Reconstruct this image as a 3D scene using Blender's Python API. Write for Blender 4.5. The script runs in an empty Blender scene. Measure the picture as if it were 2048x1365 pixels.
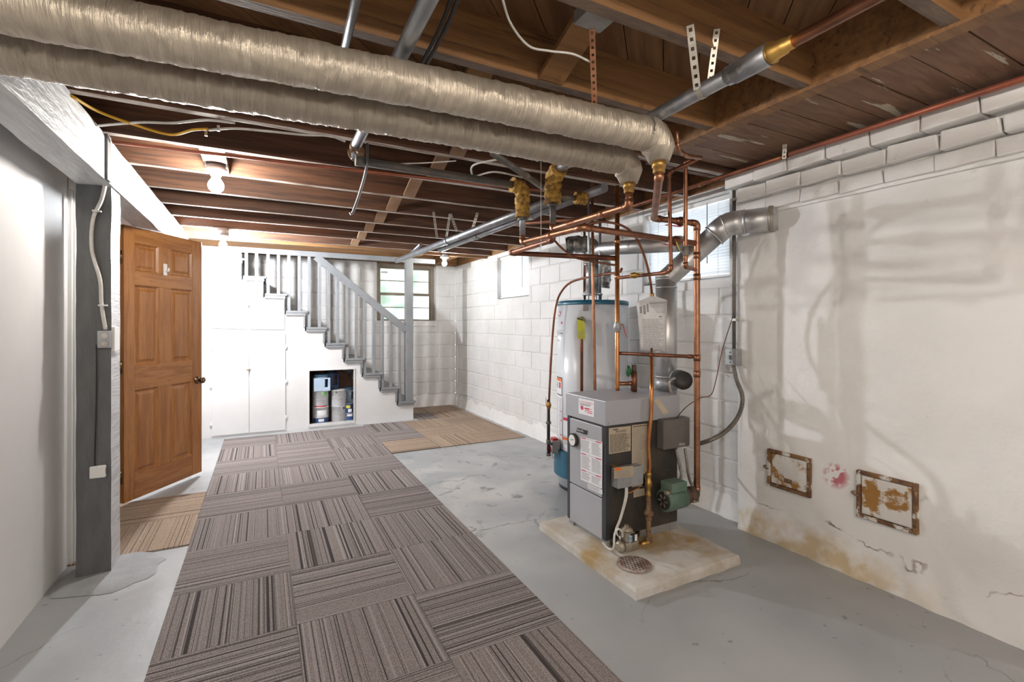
import bpy, math, random
from mathutils import Vector, Matrix, noise
random.seed(7)
C = bpy.context.scene.collection
S = bpy.context.scene
# ------------------------------------------------------------------ camera, world, exposure
FPX, HOR, YAW, CAMH = 960.0, 650.0, math.radians(27.5), 1.3
cd = bpy.data.cameras.new('camera'); cam = bpy.data.objects.new('camera', cd); C.objects.link(cam)
cam.location = (0, 0, CAMH); cam.rotation_euler = (math.pi/2, 0, -YAW)
cd.sensor_width = 36; cd.lens = FPX/2048*36; cd.shift_y = -(682.5-HOR)/2048; cd.clip_start = 0.02
S.camera = cam
w = bpy.data.worlds.new('world'); S.world = w; w.use_nodes = True
bg = w.node_tree.nodes['Background']; bg.inputs[0].default_value = (.92, .96, 1.0, 1); bg.inputs[1].default_value = 2.8
S.view_settings.view_transform = 'Standard'; S.view_settings.look = 'None'
S.view_settings.gamma = 1; S.view_settings.use_curve_mapping = False
S.view_settings.exposure = 1.13
BULB = {'a': 290, 'b': 1950, 'c': 150, 'd': 500, 'e': 400}     # radiance of each bulb

# ------------------------------------------------------------------ helpers
CA, SA = math.cos(YAW), math.sin(YAW)
def W(u, v, X=None, Y=None, Z=None, d=None):
    """photo pixel (2048x1365) -> point on the plane X=, Y=, Z= or at depth d"""
    xc = (u-1024)/FPX; zc = (HOR-v)/FPX
    r = Vector((xc*CA+SA, -xc*SA+CA, zc))
    if X is not None: d = X/r.x
    elif Y is not None: d = Y/r.y
    elif Z is not None: d = (Z-CAMH)/r.z
    return Vector((r.x*d, r.y*d, CAMH+r.z*d))
WO = {}
class MB:
    def __init__(s): s.v = []; s.f = []; s.m = []; s.s = []
    def add(s, vs, fs, mat=0, smooth=False):
        o = len(s.v); s.v += [Vector(p) for p in vs]
        for f in fs: s.f.append([o+i for i in f]); s.m.append(mat); s.s.append(smooth)
        return s
    def box(s, x0, x1, y0, y1, z0, z1, mat=0, faces=None):
        vs = [(x, y, z) for z in (z0, z1) for y in (y0, y1) for x in (x0, x1)]
        fs = [(0, 2, 3, 1), (4, 5, 7, 6), (0, 1, 5, 4), (2, 6, 7, 3), (0, 4, 6, 2), (1, 3, 7, 5)]
        o = len(s.v); s.v += [Vector(p) for p in vs]
        for i, f in enumerate(fs):
            s.f.append([o+k for k in f]); s.m.append(faces[i] if faces else mat); s.s.append(False)
        return s
    def obox(s, c, ax, ay, az, mat=0):
        """box around centre c with half-axis vectors"""
        c, ax, ay, az = Vector(c), Vector(ax), Vector(ay), Vector(az)
        vs = [c+a*ax+b*ay+g*az for g in (-1, 1) for b in (-1, 1) for a in (-1, 1)]
        return s.add(vs, [(0, 2, 3, 1), (4, 5, 7, 6), (0, 1, 5, 4), (2, 6, 7, 3), (0, 4, 6, 2), (1, 3, 7, 5)], mat)
    def bar(s, a, b, w, t, up=(0, 0, 1), mat=0):
        """rectangular bar from a to b: width w along (dir x up), thickness t along the third axis"""
        a, b, up = Vector(a), Vector(b), Vector(up); d = b-a; L = d.length; d.normalize()
        sx = d.cross(up).normalized(); n = sx.cross(d).normalized()
        return s.obox((a+b)/2, d*(L/2), sx*(w/2), n*(t/2), mat)
    def sweep(s, pts, r, seg=12, caps=True, rf=None, mat=0, smooth=True):
        pts = [Vector(p) for p in pts]; n = len(pts)
        tan = []
        for i in range(n):
            t = pts[min(i+1, n-1)]-pts[max(i-1, 0)]; tan.append(t.normalized())
        ref = Vector((0, 0, 1)) if abs(tan[0].z) < .9 else Vector((1, 0, 0))
        nx = tan[0].cross(ref).normalized(); vs = []
        for i in range(n):
            if i: nx = (nx-tan[i]*nx.dot(tan[i])).normalized()
            ny = tan[i].cross(nx)
            rr = r[i] if isinstance(r, (list, tuple)) else r
            for k in range(seg):
                a = 2*math.pi*k/seg; q = rr*(rf(i, a) if rf else 1)
                vs.append(pts[i]+nx*(math.cos(a)*q)+ny*(math.sin(a)*q))
        fs = [(i*seg+k, i*seg+(k+1) % seg, (i+1)*seg+(k+1) % seg, (i+1)*seg+k) for i in range(n-1) for k in range(seg)]
        s.add(vs, fs, mat, smooth)
        if caps:
            o = len(s.v)-len(vs)
            s.f.append([o+k for k in reversed(range(seg))]); s.m.append(mat); s.s.append(False)
            s.f.append([o+(n-1)*seg+k for k in range(seg)]); s.m.append(mat); s.s.append(False)
        return s
    def cyl(s, a, b, r, seg=16, r2=None, mat=0, smooth=True):
        return s.sweep([a, b], [r, r if r2 is None else r2], seg, mat=mat, smooth=smooth)
    def lathe(s, c, prof, seg=20, mat=0, axis=(0, 0, 1), smooth=True, mats=None, sx=1, sy=1):
        """prof: list of (radius, height) from c along axis"""
        c, ax = Vector(c), Vector(axis).normalized()
        e = Vector((1, 0, 0)) if abs(ax.x) < .9 else Vector((0, 1, 0))
        x = (e-ax*e.dot(ax)).normalized(); y = ax.cross(x); vs = []
        for r, h in prof:
            for k in range(seg):
                a = 2*math.pi*k/seg; vs.append(c+ax*h+x*(r*sx*math.cos(a))+y*(r*sy*math.sin(a)))
        o = len(s.v); s.v += vs
        for i in range(len(prof)-1):
            for k in range(seg):
                s.f.append([o+i*seg+k, o+i*seg+(k+1) % seg, o+(i+1)*seg+(k+1) % seg, o+(i+1)*seg+k])
                s.m.append(mats[i] if mats else mat); s.s.append(smooth)
        s.f.append([o+k for k in reversed(range(seg))]); s.m.append(mats[0] if mats else mat); s.s.append(False)
        s.f.append([o+(len(prof)-1)*seg+k for k in range(seg)]); s.m.append(mats[-1] if mats else mat); s.s.append(False)
        return s
    def cells(s, us, vs_, inside, o, U, V, N, mat=0):
        """cells of a grid us x vs_ where inside(u,v) is true, extruded along N (a vector: thickness)"""
        o, U, V, N = Vector(o), Vector(U), Vector(V), Vector(N)
        nu, nv = len(us)-1, len(vs_)-1
        ins = [[inside((us[i]+us[i+1])/2, (vs_[j]+vs_[j+1])/2) for j in range(nv)] for i in range(nu)]
        g = lambda i, j: 0 <= i < nu and 0 <= j < nv and ins[i][j]
        idx = {}
        def P(i, j, k):
            if (i, j, k) not in idx: idx[(i, j, k)] = len(s.v); s.v.append(o+U*us[i]+V*vs_[j]+N*k)
            return idx[(i, j, k)]
        def F(*q): s.f.append(list(q)); s.m.append(mat); s.s.append(False)
        for i in range(nu):
            for j in range(nv):
                if not ins[i][j]: continue
                F(P(i, j, 0), P(i, j+1, 0), P(i+1, j+1, 0), P(i+1, j, 0))
                F(P(i, j, 1), P(i+1, j, 1), P(i+1, j+1, 1), P(i, j+1, 1))
                if not g(i-1, j): F(P(i, j, 0), P(i, j, 1), P(i, j+1, 1), P(i, j+1, 0))
                if not g(i+1, j): F(P(i+1, j, 0), P(i+1, j+1, 0), P(i+1, j+1, 1), P(i+1, j, 1))
                if not g(i, j-1): F(P(i, j, 0), P(i+1, j, 0), P(i+1, j, 1), P(i, j, 1))
                if not g(i, j+1): F(P(i, j+1, 0), P(i, j+1, 1), P(i+1, j+1, 1), P(i+1, j+1, 0))
        return s
    def mesh(s, name, mats, org=(0, 0, 0)):
        me = bpy.data.meshes.new(name); org = Vector(org)
        me.from_pydata([tuple(p-org) for p in s.v], [], s.f)
        for m in (mats if isinstance(mats, (list, tuple)) else [mats]): me.materials.append(M[m] if isinstance(m, str) else m)
        me.polygons.foreach_set('material_index', s.m); me.polygons.foreach_set('use_smooth', s.s)
        me.update()
        import bmesh
        bm = bmesh.new(); bm.from_mesh(me); bmesh.ops.recalc_face_normals(bm, faces=bm.faces[:]); bm.to_mesh(me); bm.free()
        return me
    def put(s, name, mats, parent=None, bevel=0, label=None, cat=None, group=None, kind=None):
        if parent is not None: org = WO[parent]
        else:
            xs = [p.x for p in s.v]; ys = [p.y for p in s.v]; zs = [p.z for p in s.v]
            org = Vector(((min(xs)+max(xs))/2, (min(ys)+max(ys))/2, min(zs)))
        o = bpy.data.objects.new(name, s.mesh(name, mats, org)); C.objects.link(o)
        if parent is not None: o.parent = parent
        else: o.location = org
        WO[o] = Vector(org)
        if bevel:
            b = o.modifiers.new('bevel', 'BEVEL'); b.width = bevel; b.segments = 2; b.limit_method = 'ANGLE'; b.angle_limit = .6
        tag(o, label, cat, group, kind)
        return o
def tag(o, label=None, cat=None, group=None, kind=None):
    if label: o['label'] = label
    if cat: o['category'] = cat
    if group: o['group'] = group
    if kind: o['kind'] = kind
    return o
def thing(name, label, cat, loc, group=None, kind=None):
    o = bpy.data.objects.new(name, None); C.objects.link(o); o.location = loc; o.empty_display_size = .05
    WO[o] = Vector(loc); return tag(o, label, cat, group, kind)
def inst(name, me, parent, loc, rot=(0, 0, 0), scale=(1, 1, 1)):
    o = bpy.data.objects.new(name, me); C.objects.link(o)
    if parent is not None: o.parent = parent; o.location = Vector(loc)-WO[parent]
    else: o.location = loc
    o.rotation_euler = rot; o.scale = scale; WO[o] = Vector(loc); return o
def fillet(pts, R, n=6):
    pts = [Vector(p) for p in pts]; out = [pts[0]]
    for i in range(1, len(pts)-1):
        a, b, c = pts[i-1], pts[i], pts[i+1]; d1 = a-b; d2 = c-b
        t = min(R, d1.length*.48, d2.length*.48); p = b+d1.normalized()*t; q = b+d2.normalized()*t
        for k in range(n+1):
            s_ = k/n; out.append(p*(1-s_)**2+b*(2*s_*(1-s_))+q*s_**2)
    out.append(pts[-1]); return out
def smoothpts(pts, n=8):
    """Catmull-Rom through the points"""
    P = [Vector(p) for p in pts]; P = [P[0]*2-P[1]]+P+[P[-1]*2-P[-2]]; out = []
    for i in range(1, len(P)-2):
        for k in range(n):
            t = k/n; a, b, c, d = P[i-1:i+3]
            out.append(.5*((2*b)+(c-a)*t+(2*a-5*b+4*c-d)*t*t+(3*b-a-3*c+d)*t**3))
    out.append(P[-2]); return out
def base_of(pts): return min((Vector(p) for p in pts), key=lambda p: p.z)
def pipe(name, label, pts, r, mat, cat='pipe', bend=.04, group=None, fit=True, fmat=None, seg=14, ends=()):
    """a pipe run: tube plus an elbow fitting on each corner; ends: indices with a collar"""
    t = thing(name, label, cat, base_of(pts), group)
    mb = MB(); mb.sweep(fillet(pts, bend), r, seg); mb.put('tube', mat, t)
    pts = [Vector(p) for p in pts]
    if fit:
        for i in range(1, len(pts)-1):
            a, b, c = pts[i-1], pts[i], pts[i+1]
            L = min(bend*1.25, (a-b).length*.5, (c-b).length*.5)
            e = fillet([b+(a-b).normalized()*L, b, b+(c-b).normalized()*L], bend)
            MB().sweep(e, r*1.14, seg).put('elbow', fmat or mat, t)
    for i, k in ends:      # collars along segment i at fraction k
        a, b = pts[i], pts[i+1]; d = (b-a).normalized(); m = a.lerp(b, k)
        MB().cyl(m-d*r*1.1, m+d*r*1.1, r*1.18, seg).put('coupling', fmat or mat, t)
    return t
def cable(name, label, pts, r, mat, cat='cable', group=None, seg=8, n=8):
    mb = MB(); mb.sweep(smoothpts(pts, n), r, seg)
    return mb.put(name, mat, label=label, cat=cat, group=group)
def text_mesh(body, size, org, right, up, mat, parent, name='lettering', wrap=None, align='LEFT'):
    cu = bpy.data.curves.new('t', 'FONT'); cu.body = body; cu.size = size; cu.align_x = align; cu.resolution_u = 2
    o = bpy.data.objects.new('t', cu); C.objects.link(o); dg = bpy.context.evaluated_depsgraph_get()
    me = bpy.data.meshes.new_from_object(o.evaluated_get(dg)); bpy.data.objects.remove(o); bpy.data.curves.remove(cu)
    mb = MB(); right, up, org = Vector(right).normalized(), Vector(up).normalized(), Vector(org)
    vs = []
    for v in me.vertices:
        vs.append(wrap(v.co.x, v.co.y) if wrap else org+right*v.co.x+up*v.co.y)
    mb.add(vs, [list(p.vertices) for p in me.polygons]); bpy.data.meshes.remove(me)
    return mb.put(name, mat, parent)
def strap(name, label, a, b, w, nrm, mat, group=None, hole=.5, kids=None):
    """flat perforated hanger strap from a to b with real holes; nrm = face normal"""
    a, b, nrm = Vector(a), Vector(b), Vector(nrm); d = b-a; L = d.length; d.normalize()
    sx = d.cross(nrm).normalized(); n = max(3, int(L/(w*1.1))); us = [0]
    p = L/n
    for i in range(n): us += [i*p+p*.3, i*p+p*.7]
    us.append(L)
    vv = [-w/2, -w*.22, w*.22, w/2]
    def ins(u, v): return not (abs(v) < w*.2 and .3 < (u/p) % 1 < .7)
    mb = MB().cells(us, vv, ins, a, d, sx, sx.cross(d)*.0015)
    return mb.put(name, mat, label=label, cat='strap', group=group)

# ------------------------------------------------------------------ materials
M = {}
def mat(name, c1, c2=None, scale=4, lo=.4, hi=.6, rough=.5, metal=0, bump=0, bscale=40, stretch=(1, 1, 1), c3=None, s3=20, lo3=.6, hi3=.7, coord='Object', detail=5, emit=None, spec=.5, trans=0, rr=0, dist=0):
    m = bpy.data.materials.new(name); m.use_nodes = True; nt = m.node_tree; N, L = nt.nodes, nt.links
    b = N['Principled BSDF']; b.inputs['Roughness'].default_value = rough; b.inputs['Metallic'].default_value = metal
    b.inputs['Specular IOR Level'].default_value = spec
    col = lambda c: (c[0], c[1], c[2], 1)
    b.inputs['Base Color'].default_value = col(c1)
    if trans: b.inputs['Transmission Weight'].default_value = trans
    if emit: b.inputs['Emission Color'].default_value = col(emit[0]); b.inputs['Emission Strength'].default_value = emit[1]
    tc = N.new('ShaderNodeTexCoord'); mp = N.new('ShaderNodeMapping'); mp.inputs['Scale'].default_value = stretch
    if coord == 'World':
        g = N.new('ShaderNodeNewGeometry'); L.new(g.outputs['Position'], mp.inputs['Vector'])
    else: L.new(tc.outputs[coord], mp.inputs['Vector'])
    def nz(sc, det=detail, ds=0):
        n = N.new('ShaderNodeTexNoise'); n.inputs['Scale'].default_value = sc; n.inputs['Detail'].default_value = det; n.inputs['Roughness'].default_value = .6
        n.inputs['Distortion'].default_value = ds
        L.new(mp.outputs['Vector'], n.inputs['Vector']); return n.outputs['Fac']
    def ramp(f, lo, hi):
        r = N.new('ShaderNodeMapRange'); r.inputs[1].default_value = lo; r.inputs[2].default_value = hi; L.new(f, r.inputs[0]); return r.outputs[0]
    def mix(f, a, c):
        x = N.new('ShaderNodeMix'); x.data_type = 'RGBA'; L.new(f, x.inputs[0])
        if isinstance(a, tuple): x.inputs[6].default_value = a
        else: L.new(a, x.inputs[6])
        if isinstance(c, tuple): x.inputs[7].default_value = c
        else: L.new(c, x.inputs[7])
        return x.outputs[2]
    out = None
    if c2: out = mix(ramp(nz(scale, ds=dist), lo, hi), col(c1), col(c2))
    if c3: out = mix(ramp(nz(s3), lo3, hi3), out or col(c1), col(c3))
    if out: L.new(out, b.inputs['Base Color'])
    if bump:
        bn = N.new('ShaderNodeBump'); bn.inputs['Strength'].default_value = bump; bn.inputs['Distance'].default_value = .01
        L.new(nz(bscale), bn.inputs['Height']); L.new(bn.outputs[0], b.inputs['Normal'])
    if rr:
        L.new(ramp2(N, L, nz(scale*3), rough-rr, rough+rr), b.inputs['Roughness'])
    m['_'] = 1; M[name] = m; return m
def ramp2(N, L, f, a, b):
    r = N.new('ShaderNodeMapRange'); r.inputs[1].default_value = .3; r.inputs[2].default_value = .7; r.inputs[3].default_value = a; r.inputs[4].default_value = b; L.new(f, r.inputs[0]); return r.outputs[0]
mat('white_wall', (.84, .835, .82), (.78, .77, .75), 3, rough=.55, bump=.35, bscale=25, c3=(.62, .60, .56), s3=14, lo3=.66, hi3=.78, coord='World')
mat('block_paint', (.76, .755, .745), (.70, .695, .68), 3, rough=.5, bump=.5, bscale=22, c3=(.55, .54, .52), s3=9, lo3=.68, hi3=.76, coord='World')
mat('drywall', (.80, .80, .80), (.76, .76, .76), 2, rough=.6, bump=.03, bscale=60, coord='World')
mat('white_paint', (.82, .82, .81), (.76, .76, .75), 5, rough=.4, bump=.08, bscale=20)
mat('stair_white', (.70, .70, .70), (.67, .67, .665), 3, rough=.45, bump=.04, bscale=15)
mat('stair_grey', (.235, .245, .255), (.21, .22, .23), 6, rough=.45, bump=.06, bscale=20)
mat('post_grey', (.135, .14, .142), (.11, .115, .117), 5, rough=.5, bump=.5, bscale=12, stretch=(4, 4, 1), c3=(.10, .10, .10), s3=16, lo3=.68, hi3=.74)
mat('beam_white', (.62, .63, .64), (.52, .53, .55), 5, rough=.45, bump=.9, bscale=7, stretch=(4, .8, 4), c3=(.25, .25, .25), s3=9, lo3=.66, hi3=.72)
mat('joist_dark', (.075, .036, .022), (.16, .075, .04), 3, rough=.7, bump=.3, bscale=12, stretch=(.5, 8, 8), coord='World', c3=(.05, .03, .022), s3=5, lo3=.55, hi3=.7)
mat('joist_edge', (.50, .45, .40), (.20, .12, .08), 5, lo=.45, hi=.62, rough=.7, bump=.4, bscale=20, stretch=(1, 5, 5), coord='World')
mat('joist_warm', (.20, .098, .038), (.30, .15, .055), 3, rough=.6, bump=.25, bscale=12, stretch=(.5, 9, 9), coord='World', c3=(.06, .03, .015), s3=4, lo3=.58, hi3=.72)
mat('joist_warm_edge', (.13, .085, .06), (.20, .14, .10), 6, rough=.7, bump=.4, bscale=20, stretch=(1, 5, 5), coord='World')
mat('board_wood', (.16, .078, .032), (.24, .125, .055), 3, rough=.65, bump=.2, bscale=10, stretch=(.6, 6, 6), coord='Object', c3=(.05, .028, .016), s3=6, lo3=.64, hi3=.74)
mat('form_board', (.17, .085, .045), (.25, .135, .075), 4, rough=.65, bump=.2, bscale=10, stretch=(.7, 6, 6), coord='World', c3=(.55, .50, .38), s3=2.4, lo3=.615, hi3=.64, dist=1.0)
mat('lath', (.26, .15, .085), (.35, .22, .13), 4, rough=.7, bump=.2, bscale=15)
mat('oak', (.40, .175, .05), (.30, .115, .03), 3, lo=.42, hi=.58, rough=.35, bump=.08, bscale=30, stretch=(9, 9, .7), c3=(.24, .085, .022), s3=11, lo3=.58, hi3=.68, dist=.6)
mat('oak_h', (.40, .175, .05), (.30, .115, .03), 3, lo=.42, hi=.58, rough=.35, bump=.08, bscale=30, stretch=(.9, .9, 9), c3=(.24, .085, .022), s3=11, lo3=.58, hi3=.68, dist=.6)
mat('foil', (.60, .53, .43), (.50, .44, .36), 5, rough=.38, metal=.6, bump=1.0, bscale=9, stretch=(9, 1.2, 1.2), coord='World', rr=.1)
mat('foil_dark', (.12, .12, .12), (.40, .39, .36), 16, rough=.4, metal=.6, bump=.8, bscale=18)
mat('steel', (.42, .44, .47), (.32, .33, .35), 9, rough=.38, metal=.85, bump=.1, bscale=30, rr=.1)
mat('iron_pipe', (.16, .155, .15), (.24, .21, .18), 7, rough=.55, metal=.5, bump=.2, bscale=25)
mat('galv', (.62, .62, .62), (.54, .54, .54), 7, rough=.40, metal=.85, bump=.02, bscale=12, rr=.05)
mat('copper', (.46, .22, .125), (.27, .12, .07), 9, lo=.35, hi=.65, rough=.36, metal=.9, bump=.1, bscale=40, c3=(.22, .10, .06), s3=14, lo3=.60, hi3=.72, coord='World')
mat('copper_dark', (.30, .12, .065), (.17, .07, .045), 9, rough=.45, metal=.75, bump=.15, bscale=40, coord='World')
mat('copper_red', (.42, .13, .07), (.30, .10, .06), 7, rough=.45, metal=.5, bump=.1, bscale=40, coord='World')
mat('copper_bright', (.62, .28, .11), (.46, .19, .075), 9, rough=.3, metal=.9, bump=.06, bscale=40)
mat('brass', (.58, .36, .10), (.40, .23, .07), 12, rough=.38, metal=.85, bump=.15, bscale=40)
mat('insul_brown', (.62, .36, .07), (.25, .13, .035), 30, lo=.45, hi=.6, rough=.8, bump=1, bscale=40)
mat('black_metal', (.022, .022, .022), (.04, .034, .028), 8, rough=.5, bump=.1, bscale=30)
mat('boiler_grey', (.42, .43, .46), (.40, .41, .44), 3, rough=.42, bump=.03, bscale=90, metal=.15)
mat('boiler_side', (.028, .026, .023), (.055, .045, .035), 7, rough=.5, c3=(.35, .33, .30), s3=24, lo3=.735, hi3=.76, bump=.05, bscale=30)
mat('boiler_trim', (.035, .04, .048), None, rough=.4)
mat('paper_tan', (.50, .42, .31), (.42, .34, .24), 8, rough=.8)
mat('paper_white', (.82, .83, .86), None, rough=.6)
mat('sheet_plastic', (.80, .80, .81), (.72, .72, .73), 14, rough=.3, bump=.15, bscale=18)
mat('ink', (.05, .05, .05), None, rough=.7)
mat('ink_soft', (.30, .29, .29), None, rough=.7)
mat('ink_red', (.60, .03, .08), None, rough=.6)
mat('orange', (.85, .17, .02), None, rough=.5)
mat('red', (.55, .02, .02), None, rough=.4)
mat('tank_white', (.72, .75, .80), (.70, .73, .78), 2, rough=.28)
mat('teal', (.012, .10, .17), (.015, .12, .20), 6, rough=.35)
mat('tag_yellow', (.62, .62, .01), (.48, .48, .02), 12, rough=.45)
mat('valve_yellow', (.62, .52, .06), None, rough=.5)
mat('valve_green', (.02, .13, .05), None, rough=.5)
mat('pump_green', (.10, .17, .13), (.14, .20, .16), 9, rough=.45, bump=.1, bscale=40)
mat('pump_iron', (.09, .065, .05), (.16, .10, .065), 14, rough=.6, metal=.4, bump=.3, bscale=40)
mat('cast_alloy', (.42, .38, .31), (.30, .25, .18), 16, rough=.45, metal=.5, bump=.1, bscale=40)
mat('box_grey', (.12, .11, .10), (.15, .135, .12), 6, rough=.5)
mat('galv_box', (.42, .43, .44), (.34, .34, .35), 12, rough=.45, metal=.5, bump=.1, bscale=40)
mat('flex', (.20, .18, .155), (.26, .23, .20), 9, rough=.45, metal=.6)
mat('flex_light', (.45, .42, .38), (.36, .33, .29), 9, rough=.4, metal=.6)
mat('rust', (.13, .06, .035), (.26, .14, .06), 12, rough=.85, bump=.7, bscale=40, c3=(.70, .68, .64), s3=11, lo3=.55, hi3=.60, coord='World')
mat('rust_plate', (.72, .70, .66), (.36, .18, .045), 9, lo=.50, hi=.56, rough=.75, bump=.5, bscale=30, c3=(.06, .03, .03), s3=7, lo3=.66, hi3=.68, coord='World')
mat('rust_metal', (.16, .085, .05), (.30, .19, .10), 30, rough=.8, bump=.5, bscale=60)
mat('drain_metal', (.42, .36, .33), (.20, .12, .08), 18, rough=.7, bump=.5, bscale=60)
mat('pad', (.62, .60, .56), (.48, .43, .35), 5, lo=.42, hi=.62, rough=.75, bump=.5, bscale=22, c3=(.42, .29, .13), s3=2.6, lo3=.52, hi3=.66, coord='World')
mat('footing_paint', (.36, .37, .375), (.30, .31, .315), 6, rough=.75, bump=.6, bscale=18, coord='World')
mat('cable_white', (.70, .69, .66), (.60, .58, .54), 20, rough=.5)
mat('cable_yellow', (.75, .42, .03), None, rough=.5)
mat('cable_black', (.02, .02, .022), None, rough=.4)
mat('wire_copper', (.55, .20, .07), None, rough=.5)
mat('porcelain', (.80, .80, .78), None, rough=.3)
mat('strap_metal', (.60, .58, .52), (.45, .42, .36), 20, rough=.4, metal=.7)
mat('strap_copper', (.50, .26, .16), (.38, .17, .09), 20, rough=.45, metal=.7)
mat('blind_white', (.84, .86, .89), None, rough=.5)
mat('frame_taupe', (.28, .235, .175), (.24, .20, .15), 6, rough=.5)
mat('bronze_knob', (.30, .20, .12), (.14, .09, .05), 10, rough=.25, metal=.95)
mat('plastic_white', (.80, .80, .78), None, rough=.4)
mat('can_white', (.70, .71, .74), (.62, .63, .66), 6, rough=.35)
mat('can_blue', (.03, .08, .22), None, rough=.35)
mat('jug_blue', (.45, .58, .72), None, rough=.35)
mat('lid_blue', (.10, .24, .40), None, rough=.4)
mat('can_green', (.25, .55, .22), None, rough=.4)
mat('can_grey', (.42, .44, .46), (.36, .37, .38), 8, rough=.35, metal=.4)
mat('can_yellow', (.62, .55, .10), None, rough=.4)
mat('lining_brown', (.085, .038, .02), (.13, .06, .03), 4, rough=.7)
mat('cardboard', (.45, .33, .20), (.38, .27, .16), 5, rough=.8)
mat('tin_blue', (.22, .30, .38), None, rough=.4, metal=.3)
mat('leaf_green', (.09, .22, .035), (.20, .34, .07), 6, rough=.6)
mat('gauge_face', (.80, .80, .78), None, rough=.3)
for k, cc in (('a', (1, .95, .89)), ('b', (.93, .96, 1)), ('c', (1, .96, .90)), ('d', (1, .90, .79)), ('e', (1, .91, .80))):
    mat('bulb_'+k, (1, 1, 1), emit=(cc, BULB[k]))
g = mat('pane', (.90, .94, .95), None, rough=.16, trans=1.0, bump=.25, bscale=16)
mat('pane_obscure', (.60, .68, .70), None, rough=.22, trans=1.0, bump=.4, bscale=14)
# translucent blind slats: daylight glows through
def translucent(name, c, amt):
    m = M[name]; nt = m.node_tree; N, L = nt.nodes, nt.links
    t = N.new('ShaderNodeBsdfTranslucent'); t.inputs[0].default_value = (*c, 1); mx = N.new('ShaderNodeMixShader'); mx.inputs[0].default_value = amt
    L.new(N['Principled BSDF'].outputs[0], mx.inputs[1]); L.new(t.outputs[0], mx.inputs[2]); L.new(mx.outputs[0], N['Material Output'].inputs[0])
translucent('blind_white', (.9, .93, .97), .35); translucent('sheet_plastic', (.85, .85, .85), .15)
# painted concrete floor with worn patches
def floor_mat():
    m = bpy.data.materials.new('floor_paint'); m.use_nodes = True; nt = m.node_tree; N, L = nt.nodes, nt.links; b = N['Principled BSDF']
    g = N.new('ShaderNodeNewGeometry')
    def nz(sc, det=6, ds=0):
        n = N.new('ShaderNodeTexNoise'); n.inputs['Scale'].default_value = sc; n.inputs['Detail'].default_value = det; n.inputs['Distortion'].default_value = ds
        L.new(g.outputs['Position'], n.inputs['Vector']); return n.outputs['Fac']
    def mr(f, a, c, x=0, y=1):
        r = N.new('ShaderNodeMapRange'); r.inputs[1].default_value = a; r.inputs[2].default_value = c; r.inputs[3].default_value = x; r.inputs[4].default_value = y; L.new(f, r.inputs[0]); return r.outputs[0]
    def mix(f, a, c):
        x = N.new('ShaderNodeMix'); x.data_type = 'RGBA'; L.new(f, x.inputs[0])
        for k, s in ((6, a), (7, c)):
            if isinstance(s, tuple): x.inputs[k].default_value = (*s, 1)
            else: L.new(s, x.inputs[k])
        return x.outputs[2]
    def mul(a, c):
        x = N.new('ShaderNodeMath'); x.operation = 'MULTIPLY'; L.new(a, x.inputs[0]); L.new(c, x.inputs[1]); return x.outputs[0]
    c = mix(mr(nz(1.3), .35, .65), (.32, .335, .345), (.40, .41, .41))
    # worn area of old pale concrete with dark scuffs between carpet and heater
    sub = N.new('ShaderNodeVectorMath'); sub.operation = 'DISTANCE'; sub.inputs[1].default_value = (1.45, 3.6, 0); L.new(g.outputs['Position'], sub.inputs[0])
    area = mr(sub.outputs['Value'], .5, 1.5, 1, 0)
    c = mix(mul(area, mr(nz(2.2, 8, .6), .44, .62)), c, (.50, .495, .475))
    c = mix(mul(area, mr(nz(6.0, 10, .4), .60, .68)), c, (.19, .185, .18))
    c = mix(mr(nz(22, 8), .68, .72), c, (.20, .205, .21))
    vo = N.new('ShaderNodeTexVoronoi'); vo.feature = 'DISTANCE_TO_EDGE'; vo.inputs['Scale'].default_value = .95
    wn = N.new('ShaderNodeTexNoise'); wn.inputs['Scale'].default_value = 5; wn.inputs['Detail'].default_value = 6; L.new(g.outputs['Position'], wn.inputs['Vector'])
    ad = N.new('ShaderNodeVectorMath'); ad.operation = 'MULTIPLY_ADD'; ad.inputs[1].default_value = (.25, .25, .25); L.new(wn.outputs['Color'], ad.inputs[0]); L.new(g.outputs['Position'], ad.inputs[2])
    L.new(ad.outputs[0], vo.inputs['Vector'])
    crack = mul(mr(vo.outputs['Distance'], .002, .006, 1, 0), mr(nz(1.1), .48, .56))
    c = mix(crack, c, (.19, .19, .185))
    L.new(c, b.inputs['Base Color'])
    L.new(mr(nz(2.5), .35, .65, .30, .5), b.inputs['Roughness'])
    bp = N.new('ShaderNodeBump'); bp.inputs['Strength'].default_value = .3; bp.inputs['Distance'].default_value = .01; L.new(nz(9, 8), bp.inputs['Height']); L.new(bp.outputs[0], b.inputs['Normal'])
    M['floor_paint'] = m
floor_mat()
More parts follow.
